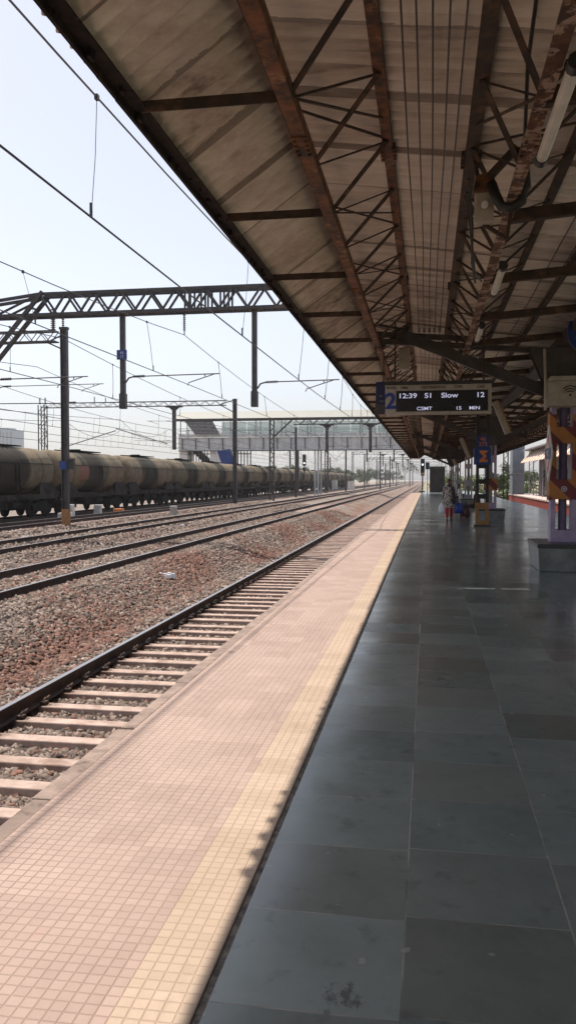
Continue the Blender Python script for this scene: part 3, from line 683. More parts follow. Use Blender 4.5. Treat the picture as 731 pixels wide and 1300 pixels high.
# gear box with curved conduit
t = thing('lamp_box', (.46, 7.45, 4.08), 'rusty pale lamp control box with thick curled cable under the roof', 'lamp box')
bx = MB().box(.385, .545, 7.3, 7.42, 3.84, 4.12); o = bx.build('housing', 'beige_paint', t, bevel=.015)
MB().box(.365, .57, 7.26, 7.46, 4.09, 4.25, .03, .03).build('hood', 'rust', t, bevel=.02); MB().bar((.50, 7.25, 4.2), (.72, 7.22, 4.42), .06).build('hood_arm', 'dark_rust', t)
MB().tube([(.465, 7.29, 3.98), (.465, 7.26, 3.98)], .03, 10).build('lens', 'white_paint', t)
MB().tube([(.52, 7.28, 4.15), (.555, 7.22, 4.02), (.60, 7.2, 3.93), (.68, 7.2, 3.92), (.76, 7.2, 3.97), (.79, 7.2, 4.08), (.775, 7.2, 4.25), (.74, 7.2, 4.4)], .045, 10).build('conduit', 'black', t, smooth=True)
MB().bar((.46, 7.38, 3.85), (.66, 7.4, 3.72), .03).bar((.66, 7.4, 3.72), (.70, 7.4, 4.0), .03).build('bracket', 'dark_rust', t); MB().bar((.42, 7.38, 4.2), (.38, 7.38, 4.45), .03).build('hanger', 'dark_rust', t)
for k, (p) in enumerate([[(.62, 5.2, 4.5), (.62, 5.6, 4.32), (.68, 6.3, 4.05), (.70, 6.6, 4.05)], [(.36, 8.2, 4.4), (.42, 8.6, 4.1), (.50, 9.4, 3.92), (.62, 10.2, 4.02)], [(.36, 7.9, 4.42), (.42, 8.4, 4.15), (.46, 9.2, 3.98), (.56, 10.4, 4.05)]]):
    tag(MB().tube(p, .013, 6).build('loose_cable', 'black', origin=p[0]), ['loose black cable looped between girder chords near the tube light', 'longer loose cable sagging behind the lamp box', 'shorter loose cable sagging behind the lamp box'][k], 'cable')
# small beige box on the left girder
t = thing('speaker_box', (-.46, 17, 4.1), 'beige loudspeaker box hanging from the left lattice girder', 'loudspeaker')
MB().box(-.58, -.36, 16.93, 17.12, 3.88, 4.32).build('cabinet', 'beige_paint', t, bevel=.01); MB().bar((-.47, 17.02, 4.32), (-.47, 17.02, 4.55), .03).build('hanger', 'dark_rust', t)

# train indicator board
BY = 15.45
t = thing('display_board', (.19, BY, 3.12), 'hanging platform train indicator board with big blue number 2', 'display board')
MB().box(-.77, 1.14, BY, BY + .16, 2.85, 3.40).build('casing', 'board_casing', t, bevel=.012)
MB().box(-.575, 1.075, BY - .012, BY - .001, 2.905, 3.285).build('screen', 'screen', t)
MB().box(-.79, 1.16, BY - .03, BY + .18, 3.402, 3.46).build('top_cover', 'black', t)
text('platform_number', '2', -.675, BY - .004, 3.09, .40, 'number_blue', t, 'CENTER', bold=.03)
for x, b_ in ((-.76, 'PF.NO'), (-.50, 'TIME'), (-.12, 'DESTINATION'), (.47, 'TYPE'), (.88, 'CAR')):
    text('heading', b_, x, BY - .004, 3.342, .068, 'black', t)
for x, z, b_, s_ in ((-.54, 3.19, '12:39', .125), (-.06, 3.19, 'S1', .125), (.24, 3.19, 'Slow', .125), (.86, 3.19, '12', .125), (-.20, 2.955, 'CSMT', .088), (.50, 2.955, '15', .088), (.74, 2.955, 'MIN', .088)):
    text('led_text', b_, x, BY - .015, z, s_, 'led', t, wide=1.25)
for x in (-.6, 1.0): MB().bar((x, BY + .08, 3.45), (x, BY + .08, roof_z(x) - .12), .03).build('hanger', 'dark_rust', t)
t = thing('name_board', (-.83, 16.3, 3.3), 'small dark blue board peeking out left of the train indicator', 'sign')
MB().box(-1.0, -.70, 16.3, 16.36, 3.12, 3.56).build('panel', 'navy', t); MB().box(-1.01, -.69, 16.295, 16.365, 2.93, 3.115).build('lower_panel', 'grey_plate', t)
for z, b_ in ((3.38, 'प्ला'), (3.28, 'PF'), (3.18, 'NO')):
    if b_.isascii(): text('letters', b_, -.93, 16.295, z, .06, 'pipe', t, bold=0)
MB().bar((-.85, 16.33, 3.56), (-.85, 16.33, 4.15), .025).build('hanger', 'dark_rust', t)
# tilted light fitting boxes on the arms
def slant(x, y, z, s, lab):
    t = thing('tilted_panel', (x, y, z), lab, 'light panel', 'tilted panels along the columns')
    m_ = MB().bar((-.14 * s, 0, .34 * s), (.14 * s, 0, -.34 * s), .12 * s, .10, (0, 1, 0)); m_.v = [(a + x, b + y, c + z) for a, b, c in m_.v]
    m_.build('panel', 'beige_paint', t, bevel=.01)
    m_ = MB().bar((-.07 * s, .0, .36 * s), (.21 * s, .0, -.32 * s), .03 * s, .11, (0, 1, 0)); m_.v = [(a + x, b + y, c + z) for a, b, c in m_.v]
    m_.build('rim', 'ochre_paint', t)
    MB().bar((x + .05, y + .02, z + .2), (x + .5, y + .1, z + .5), .03).build('bracket', 'dark_rust', t)
slant(1.53, 18, 2.96, 1.0, 'pale tilted panel right of the train indicator board')
slant(1.50, 34.5, 2.95, 1.15, 'pale tilted panel left of the blue arrow sign, behind the post')
slant(1.55, 52, 2.95, 1.2, 'pale tilted panel deep under the roof near the walking woman')

# near column fittings: banner, wifi box, diamond sign, round sign, hanging ball
yc = 16; yf = yc - .16
t = thing('striped_banner', (CX, yf, 2.0), 'maroon and orange striped banner wrapped around the nearest column', 'banner')
b = MB(); b.box(CX - .25, CX + .25, yf - .012, yf, 1.29, 1.66); b.box(CX - .25, CX - .14, yf - .012, yf, 1.66, 2.85); b.box(CX + .14, CX + .25, yf - .012, yf, 1.66, 2.85); b.box(CX - .139, CX + .139, yf - .014, yf - .002, 2.32, 2.62)
b.build('cloth_front', 'banner', t)
MB().box(CX - .262, CX - .25, yf - .012, yc + .16, 1.27, 2.9).build('cloth_side', 'banner', t)
tt = MB()
for k in range(14):
    a0, a1 = 2 * PI * k / 14, 2 * PI * (k + 1) / 14
    tt.add([(CX + r_ * math.cos(a), yf - .0145, 1.48 + r_ * math.sin(a)) for r_, a in ((.055, a0), (.055, a1), (.035, a1), (.035, a0))], [(0, 1, 2, 3)])
tt.add([(CX - .02, yf - .0145, 1.46), (CX + .02, yf - .0145, 1.46), (CX + .026, yf - .0145, 1.5), (CX - .026, yf - .0145, 1.5)], [(0, 1, 2, 3)])
o = tt.build('round_emblem', 'pale_paint', t)
t = thing('wifi_box', (2.45, 15.5, 3.2), 'beige equipment box with wifi symbol mounted above the striped column', 'equipment box')
MB().box(2.12, 3.0, 15.42, 15.82, 2.97, 3.42).build('casing', 'beige_paint', t, bevel=.02)
MB().prism([(2.10, 3.42), (3.02, 3.42), (2.96, 3.5), (2.16, 3.5)], 'y', 15.41, 15.83).build('lid', 'beige_paint', t)
wf = MB(); wx, wz = 2.50, 3.15
for r_ in (.07, .115, .16):
    for k in range(8):
        a0 = R(45 + 90 * k / 8); a1 = R(45 + 90 * (k + 1) / 8)
        wf.add([(wx + q * math.cos(a), 15.412, wz + q * math.sin(a)) for q, a in ((r_, a0), (r_ + .022, a0), (r_ + .022, a1), (r_, a1))], [(0, 1, 2, 3)])
wf.add([(wx + .022 * math.cos(2 * PI * k / 10), 15.412, wz + .01 + .022 * math.sin(2 * PI * k / 10)) for k in range(10)], [tuple(range(10))])
wf.build('wifi_symbol', 'black', t)
MB().tube([(2.08, 15.46, 2.9), (2.08, 15.46, 3.4), (2.06, 15.5, 4.0)], .025, 8).build('conduit', 'beige_paint', t)
t = thing('diamond_sign', (2.16, 15.55, 2.12), 'white diamond station sign with red edge and blue bar, seen edge-on', 'sign')
D = lambda s, d0, d1: MB().prism([(15.55, 2.12 + .52 * s), (15.55 + .46 * s, 2.12), (15.55, 2.12 - .52 * s), (15.55 - .46 * s, 2.12)], 'x', d0, d1)
D(1, 2.15, 2.175).build('plate', 'white_paint', t)
D(.72, 2.146, 2.149).build('red_diamond', 'signal_red', t)
D(.5, 2.1435, 2.1455).build('white_centre', 'white_paint', t)
MB().box(2.139, 2.143, 15.2, 15.9, 2.02, 2.22).build('blue_bar', 'blue_sign', t)
text('station_name', 'WC', 2.137, 15.66, 2.12, .16, 'white_paint', t, face='-x')
for z in (2.3, 1.95): MB().bar((2.16, 15.6, z), (2.22, 15.84, z), .02).build('bracket', 'galv', t)
t = thing('round_sign', (2.5, 14.2, 4.0), 'blue and buff round sign hanging at the right edge above the column', 'sign')
sg = MB(); sg.prism([(2.52 + .27 * math.cos(2 * PI * k / 24), 4.08 + .34 * math.sin(2 * PI * k / 24)) for k in range(24)], 'y', 14.2, 14.26); sg.build('disc', 'blue_sign', t)
sg = MB(); sg.prism([(2.53 + .15 * math.cos(2 * PI * k / 20), 3.98 + .17 * math.sin(2 * PI * k / 20)) for k in range(20)], 'y', 14.18, 14.199); sg.build('centre', 'beige_paint', t)
sg = MB(); sg.prism([(2.55 + .08 * math.cos(2 * PI * k / 20), 3.98 + .07 * math.sin(2 * PI * k / 20)) for k in range(20)], 'y', 14.165, 14.179); sg.build('inner_disc', 'orange_paint', t)

# banner on the second column
t = thing('column_banner', (CX, 33.6, 1.4), 'dark brown and orange banner on the column behind the yellow-footed post', 'banner')
MB().box(CX - .26, CX + .26, 33.63, 33.65, 1.25, 1.7).build('cloth_front', 'banner', t); MB().box(CX - .26, CX - .245, 33.65, 33.95, 1.25, 1.7).build('cloth_side', 'banner', t)

# coach position post with blue arrow sign
t = thing('sign_post', (1.92, 30, 0), 'lattice signpost with blue arrow board and ochre painted foot', 'sign post')
p_ = MB()
for x in (1.75, 2.09): p_.box(x - .05, x + .05, 29.93, 30.07, .84, 4.0)
for z in (.98, 1.5, 2.05, 2.7, 3.3): p_.box(1.80, 2.04, 29.94, 29.955, z, z + .17)
p_.build('post', 'black', t)
f_ = MB()
for x in (1.75, 2.09): f_.box(x - .06, x + .06, 29.92, 30.08, .06, .84)
f_.box(1.81, 2.03, 29.93, 29.95, .06, .2); f_.box(1.81, 2.03, 29.93, 29.95, .62, .838); f_.build('foot', 'ochre_paint', t)
MB().box(1.63, 2.21, 29.8, 30.16, 0.006, .06).build('base_plate', 'stone_dark', t)
MB().box(1.62, 2.20, 29.86, 29.90, 2.18, 2.78).build('arrow_board', 'blue_sign', t)
z0 = 2.28; zig = [(1.80, z0 + .40), (2.09, z0 + .40), (2.05, z0 + .31), (1.97, z0 + .31), (2.06, z0 + .20), (1.97, z0 + .08), (2.09, z0 + .08), (2.09, z0 - .01), (1.80, z0 - .01), (1.82, z0 + .08), (1.95, z0 + .20), (1.83, z0 + .31)]
MB().prism(zig, 'y', 29.852, 29.858).build('zigzag_mark', 'orange_paint', t)
MB().box(1.73, 2.13, 29.86, 29.90, 2.80, 3.2).build('number_board', 'blue_sign', t)
text('numbers', '46', 1.93, 29.855, 3.08, .20, 'orange_paint', t, 'CENTER'); text('numbers', '275', 1.93, 29.855, 2.90, .20, 'orange_paint', t, 'CENTER')
MB().box(1.62, 1.63, 29.9, 30.1, 2.2, 2.75).build('board_side', 'blue_sign', t)

# hanging number board and dark kiosk farther along
t = thing('number_board', (1.2, 49, 3.0), 'dark hanging board with faint grey number 2 far down the platform', 'sign')
MB().box(.75, 1.75, 49, 49.1, 2.85, 3.55).build('panel', 'kiosk_dark', t); text('number', '2', 1.25, 48.99, 3.2, .6, 'grey_plate', t, 'CENTER')
MB().bar((.9, 49.05, 3.55), (.9, 49.05, 4.3), .03).bar((1.6, 49.05, 3.55), (1.6, 49.05, 4.2), .03).build('hanger', 'dark_rust', t)
t = thing('stair_kiosk', (1.25, 112, 0), 'dark brown windowless stair enclosure at the far end of the platform', 'kiosk')
MB().box(.35, 2.25, 110, 125, 0.006, 3.3).build('wall', 'kiosk_dark', t); MB().box(.2, 2.4, 109.8, 125.2, 3.3, 3.42).build('roof', 'galv', t)
MB().box(.65, 1.95, 109.9, 109.98, 3.0, 3.22).build('sign_panel', 'grey_plate', t)
t = thing('dark_board', (.0, 108, 3.5), 'small dark teal board beside the colour light signal', 'sign')
MB().box(-.22, .28, 108, 108.1, 3.0, 3.9).build('panel', 'teal_board', t); MB().bar((.03, 108.15, 0.006), (.03, 108.15, 3.9), .08).build('post', 'steel', t)
# colour light signal
sx, sy = -.62, 113
t = thing('signal', (sx, sy, -.9), 'colour light signal with black head beyond the platform end', 'railway signal')
MB().tube([(sx, sy, -1.2), (sx, sy, 2.5)], .09, 8).build('post', 'steel', t); MB().box(sx - .3, sx + .3, sy - .3, sy + .3, -1.3, .15).build('base_box', 'black', t, bevel=.02)
MB().box(sx - .27, sx + .27, sy - .12, sy + .12, 2.55, 4.5).build('head', 'black', t, bevel=.03)
for k in range(4):
    z = 2.85 + k * .42; MB().tube([(sx, sy - .13, z), (sx, sy - .3, z + .02)], .14, 10, False).build('hood', 'black', t)
MB().tube([(sx, sy - .125, 3.69), (sx, sy - .135, 3.69)], .1, 12).build('lamp', 'lamp_on', t)
MB().box(sx - .25, sx + .25, sy - .1, sy + .1, 2.2, 2.52).build('number_plate', 'ochre_paint', t)

# ------------------------------------------------------------------ people
def ell(cx_, cy_, z, rx, ry, n=14, wob=0):
    return [(cx_ + rx * math.cos(2 * PI * k / n) * (1 + wob * math.sin(5 * k)), cy_ + ry * math.sin(2 * PI * k / n) * (1 + wob * math.sin(3 * k)), z) for k in range(n)]
def body(name, joints, edges, parent, mat='skin'):
    me = bpy.data.meshes.new(name); me.from_pydata([j[0] for j in joints], edges, []); o = bpy.data.objects.new(name, me); COL.objects.link(o); o.parent = parent
    me.materials.append(M[mat])
    o.modifiers.new('skin', 'SKIN'); sv = me.skin_vertices[0].data
    for i, j in enumerate(joints): sv[i].radius = (j[1], j[1] if len(j) < 3 else j[2])
    sv[0].use_root = True
    sd = o.modifiers.new('sub', 'SUBSURF'); sd.levels = 1; sd.render_levels = 2
    return o
def hand(joints, edges, wi, wpos, d):
    # palm, four fingers, thumb; d = pointing direction (downwards, slightly curled)
    w_ = Vector(wpos); palm = w_ + Vector((0, 0, -.06)); joints.append((tuple(palm), .026, .014)); edges.append((wi, len(joints) - 1)); pi_ = len(joints) - 1
    for k, ln in enumerate((.062, .072, .068, .052)):
        b_ = palm + Vector((0, -.026 + .017 * k, -.03)); m_ = b_ + Vector((d * .008, 0, -ln * .5)); e_ = m_ + Vector((d * .022, 0, -ln * .42))
        i0 = len(joints); joints += [(tuple(b_), .008), (tuple(m_), .007), (tuple(e_), .006)]; edges += [(pi_, i0), (i0, i0 + 1), (i0 + 1, i0 + 2)]
    b_ = palm + Vector((d * .01, -.03, .01)); e_ = b_ + Vector((d * .02, -.022, -.04)); i0 = len(joints); joints += [(tuple(b_), .009), (tuple(e_), .007)]; edges += [(pi_, i0), (i0, i0 + 1)]
def head_parts(parent, cx_, cy_, z, face, hairlen=0):
    # face dir = -y * face ; ellipsoid head with nose, eyes, ears; hair cap as child
    hm = MB(); n = 16
    prof_ = [(-.115, .028), (-.10, .05), (-.07, .066), (-.02, .076), (.03, .078), (.07, .068), (.10, .042), (.115, .012)]
    hm.loft([[(cx_ + r_ * .92 * math.cos(2 * PI * k / n), cy_ + r_ * 1.15 * math.sin(2 * PI * k / n) - face * (.012 if zz < -.05 else 0), z + zz) for k in range(n)] for zz, r_ in prof_])
    hm.loft([[(cx_ + q[0], cy_ - face * q[1], z + q[2]) for q in ring] for ring in ([(-.006, .085, .02), (.006, .085, .02), (.0, .07, .03)], [(-.015, .09, -.025), (.015, .09, -.025), (0, .108, -.018)], [(-.01, .08, -.032), (.01, .08, -.032), (0, .085, -.03)])])
    for s in (-1, 1): hm.loft([ell(cx_ + s * .074, cy_, z - .03 + i * .025, .008 + .004 * (i == 1), .018, 6) for i in range(3)])
    h = hm.build('head', 'skin', parent, smooth=True)
    e = MB()
    for s in (-1, 1): e.box(cx_ + s * .03 - .012, cx_ + s * .03 + .012, cy_ - face * .084 - .004, cy_ - face * .084 + .004, z + .004, z + .014)
    e.box(cx_ - .02, cx_ + .02, cy_ - face * .083 - .004, cy_ - face * .083 + .004, z - .062, z - .056)
    e.build('face_features', 'maroon_cloth', h)
    hr = MB(); hp = [(.0, .083), (.04, .088), (.08, .078), (.112, .05), (.126, .012)]
    hr.loft([[(cx_ + r_ * math.cos(2 * PI * k / n), cy_ + face * .018 + r_ * 1.12 * math.sin(2 * PI * k / n), z + .012 + zz) for k in range(n)] for zz, r_ in hp])
    hr.loft([ell(cx_, cy_ + face * (.06 if hairlen == 0 else .075), z - .02 - i * (.02 + hairlen), .06 - .006 * i, .045 - .004 * i, 10) for i in range(4)])
    hr.build('hair', 'hair', parent, smooth=True)
PX, PY = .88, 33.9
p = thing('person', (PX, PY, 0.004), 'woman in patterned kurta and red trousers walking with a bag in each hand', 'person')
J = [((0, 0, .90), .10, .085), ((0, 0, 1.10), .095, .075), ((0, 0, 1.30), .11, .075), ((0, .005, 1.40), .05, .05), ((0, 0, 1.47), .042, .042),
     ((-.17, 0, 1.335), .045), ((-.225, .01, 1.09), .036), ((-.255, -.04, .87), .026),
     ((.17, 0, 1.335), .045), ((.235, .02, 1.09), .036), ((.285, -.03, .88), .026),
     ((-.085, 0, .84), .075), ((-.085, -.06, .47), .052), ((-.08, -.02, .09), .034), ((-.08, -.13, .035), .028),
     ((.085, 0, .84), .075), ((.09, .02, .47), .052), ((.085, .13, .11), .034), ((.085, .03, .04), .028)]
Eg = [(0, 1), (1, 2), (2, 3), (3, 4), (2, 5), (5, 6), (6, 7), (2, 8), (8, 9), (9, 10), (0, 11), (11, 12), (12, 13), (13, 14), (0, 15), (15, 16), (16, 17), (17, 18)]
hand(J, Eg, 7, J[7][0], 1); hand(J, Eg, 10, J[10][0], -1)
body('body', J, Eg, p)
head_parts(p, PX, PY, 1.545, 1, .03)
rings = []
for z, rx, ry in ((.52, .235, .175), (.62, .225, .165), (.80, .205, .15), (.97, .165, .125), (1.1, .155, .115), (1.25, .175, .115), (1.36, .165, .10), (1.42, .09, .075)):
    rings.append(ell(PX, PY - .01, z, rx, ry, 20, .035 if z < .9 else .0))
k_ = MB().loft(rings, False)
for s, el_, wr_ in ((-1, J[6][0], J[7][0]), (1, J[9][0], J[10][0])):
    k_.tube([(PX + s * .13, PY, 1.37), (PX + s * .18, PY, 1.33), (PX + el_[0], PY + el_[1], el_[2]), (PX + el_[0] * .6 + wr_[0] * .4, PY + el_[1] * .6 + wr_[1] * .4, el_[2] * .6 + wr_[2] * .4)], [.07, .068, .056, .052], 10, False)
k_.build('kurta', 'print', p, smooth=True)
tr = MB()
for i in (11, 15):
    tr.tube([(PX + J[i + q][0][0], PY + J[i + q][0][1], J[i + q][0][2] + (.05 if q == 2 else 0)) for q in range(3)], [.105, .075, .052], 10, False)
tr.build('trousers', 'red_cloth', p, smooth=True)
sc_ = MB(); sc_.loft([ell(PX, PY - .005, z, r_, r_ * .82, 14) for z, r_ in ((1.36, .125), (1.42, .11), (1.46, .085))], False)
sc_.tube([(PX + .10, PY - .10, 1.38), (PX + .16, PY - .12, 1.15), (PX + .18, PY - .12, .85), (PX + .2, PY - .1, .66)], [.05, .06, .06, .05], 8); sc_.build('scarf', 'dark_cloth', p, smooth=True)
ft = MB()
for i in (14, 18):
    a = J[i][0]; hh = J[i - 1][0]; ft.box(PX + a[0] - .045, PX + a[0] + .045, PY + min(a[1], hh[1]) - .03, PY + max(a[1], hh[1]) + .03, .006, .075, .01, .02)
ft.build('sandals', 'dark_cloth', p, bevel=.015)
def bag(x, y, z, rx, h, mat, lab, hx):
    o = thing('shopping_bag', (x, y, z), lab, 'bag', 'bags carried by the woman')
    MB().loft([ell(x, y, z + q * h, rx * r_, rx * .55 * r_, 14, .09) for q, r_ in ((0, .55), (.06, .85), (.35, 1.0), (.7, .85), (.9, .5), (1.0, .38))]).build('sack', mat, o, smooth=True)
    MB().tube([(x - .05, y, z + h * .95), (hx - .012, y - .01, z + h + .13), (hx + .012, y - .01, z + h + .13), (x + .05, y, z + h * .95)], .012, 6).build('handle', mat, o)
bag(PX - .285, PY - .045, .27, .155, .44, 'white_bag', 'white plastic shopping bag in the walking woman\'s hand', PX - .25)
bag(PX + .36, PY - .035, .30, .19, .42, 'blue_bag', 'bright blue plastic bag carried by the walking woman', PX + .285)

def seated(x, y, seat, top, bottom, lab, faceto=-1):
    # seated facing the track (-x): thighs forward, calves down
    p = thing('person', (x, y, seat), lab, 'person')
    z = seat
    J = [((0, 0, .10), .12, .1), ((.02, 0, .32), .11, .085), ((0, 0, .52), .12, .08), ((-.01, 0, .62), .05, .05), ((-.03, 0, .68), .042),
         ((0, -.17, .53), .045), ((-.08, -.2, .32), .036), ((-.26, -.15, .2), .026), ((0, .17, .53), .045), ((-.08, .2, .32), .036), ((-.26, .15, .2), .026),
         ((-.08, -.1, .08), .08), ((-.46, -.12, .09), .058), ((-.42, -.12, -.36), .038), ((-.54, -.12, -.40), .03), ((-.08, .1, .08), .08), ((-.46, .12, .09), .058), ((-.44, .12, -.36), .038), ((-.56, .12, -.40), .03)]
    Eg = [(0, 1), (1, 2), (2, 3), (3, 4), (2, 5), (5, 6), (6, 7), (2, 8), (8, 9), (9, 10), (0, 11), (11, 12), (12, 13), (13, 14), (0, 15), (15, 16), (16, 17), (17, 18)]
    hand(J, Eg, 7, J[7][0], -1); hand(J, Eg, 10, J[10][0], -1)
    body('body', J, Eg, p)
    head_parts(p, x - .03, y, z + .77, 1, .0)
    c = MB().loft([ell(x + .02, y, z + q, rx, ry, 16) for q, rx, ry in ((.0, .17, .2), (.15, .15, .18), (.35, .135, .17), (.5, .13, .185), (.58, .09, .12))], False)
    for s in (5, 8): c.tube([(x, y + J[s][0][1] * .8, z + .55), (x + J[s][0][0], y + J[s][0][1], z + .53), (x + J[s + 1][0][0], y + J[s + 1][0][1], z + .32)], [.07, .065, .052], 10, False)
    c.build('shirt', top, p, smooth=True)
    t_ = MB()
    for i in (11, 15): t_.tube([(x + J[i + q][0][0], y + J[i + q][0][1], z + J[i + q][0][2] + (.04 if q == 2 else 0)) for q in range(3)], [.1, .078, .055], 10, False)
    t_.build('trousers', bottom, p, smooth=True)
    return p
seated(1.93, 50.95, .505, 'white_cloth', 'dark_cloth', 'person in white shirt sitting on the third column plinth')
seated(1.95, 34.0, .505, 'maroon_cloth', 'dark_cloth', 'person in dark clothes sitting behind the blue arrow signpost')
t = thing('luggage_bag', (1.62, 36.6, .006), 'dark bundled luggage on the floor left of the signpost', 'bag')
MB().loft([ell(1.62, 36.6, .006 + q * .62, .24 * r_, .2 * r_, 14, .06) for q, r_ in ((0, .8), (.1, 1), (.5, .95), (.8, .7), (1, .35))]).build('sack', 'maroon_cloth', t, smooth=True)
MB().tube([(1.5, 36.5, .5), (1.52, 36.45, .7), (1.66, 36.45, .7), (1.7, 36.5, .5)], .02, 6).build('strap', 'dark_cloth', t)

# ------------------------------------------------------------------ far platform on the right
t = tag(MB().box(9.55, 24, 30, 101, -1.2, -.12).build('opposite_platform', 'red_paint'), kind='structure')
tag(MB().box(9.5, 24, 30, 101, -.12, 0).build('opposite_pavement', 'edge_stripe'), kind='structure')
t = thing('platform_building', (14, 75, 0), 'building with orange striped awning on the opposite platform', 'building')
MB().box(11.8, 20, 44, 92, 0.004, 4.6).build('wall', 'stone_grey', t)
MB().box(10.2, 20, 43, 93, 4.75, 4.87).build('roof', 'galv', t)
for k in range(10):
    y = 46 + k * 4.6; MB().box(11.74, 11.79, y, y + 1.9, .05, 2.6).build('doorway', 'kiosk_dark', t)
aw = MB().add([(10.05, 44, 3.45), (10.05, 93.5, 3.45), (11.1, 93.5, 4.75), (11.1, 44, 4.75), (10.05, 44, 3.5), (10.05, 93.5, 3.5), (11.1, 93.5, 4.80), (11.1, 44, 4.80)], [(3, 2, 1, 0), (4, 5, 6, 7), (0, 1, 5, 4), (1, 2, 6, 5), (2, 3, 7, 6), (3, 0, 4, 7)])
aw.build('awning', 'awning', t)
for k in range(5):
    y = 91 - k * 10.5; q = MB()
    for a, b_ in ((-.22, 0), (.22, 0)): q.box(10.9 + a - .04, 10.9 + a + .04, y - .06, y + .06, .004, 4.7)
    for z in range(9): q.bar((10.68, y, .1 + z * .5), (11.12, y, .6 + z * .5 if z < 8 else 4.5), .03)
    q.bar((11.1, y, 3.4), (11.7, y, 3.9), .06); q.bar((10.2, y, 3.9), (11.7, y, 3.8), .06); q.bar((10.6, y, 3.9), (11.3, y, 4.5), .05)
    q.build('lattice_post', 'pale_paint', t)
rl = MB()
for z in (.5, .95): rl.bar((11.3, 46, z), (11.3, 92, z), .05)
for k in range(24): rl.bar((11.3, 46 + 2 * k, .004), (11.3, 46 + 2 * k, .95), .05)
rl.build('railing', 'galv', t)
t = thing('grey_tower', (10.2, 97, 0), 'tall blue-grey panelled pillar at the end of the opposite platform', 'pillar')
MB().box(9.55, 10.75, 96, 100, .004, 6.6).build('shaft', 'grey_tower', t, bevel=.03); MB().box(9.5, 10.8, 95.95, 100.05, 2.3, 2.42).build('band', 'galv', t); MB().box(9.45, 10.85, 95.9, 100.1, 6.6, 6.8).build('cap', 'galv', t)

# ------------------------------------------------------------------ overhead line equipment
def truss(mb, x0, x1, y, z0, z1, panel, depth=.5, ch=.1, la=.05, taper=0):
    for yy in (y - depth / 2, y + depth / 2):
        mb.bar((x0 + taper, yy, z1), (x1 - taper, yy, z1), ch); mb.bar((x0, yy, z0), (x1, yy, z0), ch)
        if taper:
            mb.bar((x0, yy, z0 + .35), (x0 + taper, yy, z1), ch); mb.bar((x1, yy, z0 + .35), (x1 - taper, yy, z1), ch)
        n = max(2, int(round((x1 - x0 - 2 * taper) / panel))); p_ = (x1 - x0 - 2 * taper) / n; a = x0 + taper
        for k in range(n):
            xa = a + k * p_
            mb.bar((xa, yy, z1), (xa + p_ / 2, yy, z0), la); mb.bar((xa + p_ / 2, yy, z0), (xa + p_, yy, z1), la)
        if taper:
            mb.bar((x0 + taper, yy, z1), (x0 + taper * .5, yy, z0), la); mb.bar((x0 + taper * .5, yy, z0), (x0 + taper * .25, yy, z0 + .55), la)
    n = int((x1 - x0) / panel)
    for k in range(n + 1):
        x = x0 + (x1 - x0) * k / n; mb.bar((x, y - depth / 2, z0), (x, y + depth / 2, z0), la)
        if x0 + taper <= x <= x1 - taper: mb.bar((x, y - depth / 2, z1), (x, y + depth / 2, z1), la)
    return mb
def ins(mb, p, q, r=.07, n=6):
    p, q = Vector(p), Vector(q)
    for i in range(n):
        a = p.lerp(q, (i + .15) / n); b_ = p.lerp(q, (i + .6) / n); mb.tube([a, b_], [r, r * .55], 10)
    mb.tube([p, q], r * .35, 6); return mb
def cantilever(parent, px, y, z, tip, mast_r=.1, steady=True):
    # horizontal register arm from a post at px to tip x, with insulator and a steady arm
    s = 1 if tip > px else -1
    a = MB(); a.tube([(px + s * mast_r, y, z - .22), (px + s * .22, y, z - .05), (px + s * .42, y, z)], .03, 6); a.tube([(px + s * .42, y, z), (tip, y, z + .04)], .022, 6)
    if steady: a.tube([(tip - s * .55, y, z + .02), (tip - s * .55, y, z - .05)], .02, 5); a.tube([(tip - s * .2, y, z + .03), (tip - s * 1.15, y, z - .26), (tip - s * 1.2, y, z - .36)], .018, 5)
    o = a.build('cantilever_arm', 'steel', parent); i_ = MB(); ins(i_, (px + s * .42, y, z), (px + s * .85, y, z + .01), .06); i_.build('insulator', 'insul', o); return o
GY = 29.
g = thing('signal_gantry', (-11, GY, -.9), 'nearest steel lattice gantry spanning the tracks with two drop posts', 'overhead line gantry')
mb = truss(MB(), -17.6, 9.2, GY, 7.72, 8.47, 1.05, .55, .105, .07, 3.5)
for x in (-8.55, -8.35, -7.95, -7.7, -7.25, -6.95):  # doubled batten panels at the splice
    for yy in (-.275, .275): mb.bar((x, GY + yy, 7.72), (x, GY + yy, 8.47), .06)
mb.build('beam', 'steel', g)
for x, sgn in ((-17.3, 1), (8.9, -1)):
    l = MB()
    for dx in (-.25, .25):
        for dy in (-.27, .27): l.bar((x + dx, GY + dy, -1.1), (x + dx, GY + dy, 7.7), .09)
    for k in range(11):
        z = -1 + k * .78
        for dy in (-.27, .27): l.bar((x - .25, GY + dy, z), (x + .25, GY + dy, z + .78), .045)
    l.build('leg', 'steel', g)
    b_ = MB()
    for dy in (-.3, .3): b_.bar((x + sgn * .1, GY + dy, 4.9), (x + sgn * 3.35, GY + dy, 8.55), .13)
    for k in range(4): q = k / 4 + .1; b_.bar((x + sgn * (.1 + 3.25 * q), GY - .3, 4.9 + 3.65 * q), (x + sgn * (.1 + 3.25 * q), GY + .3, 4.9 + 3.65 * q), .06)
    b_.build('knee_brace', 'steel', g)
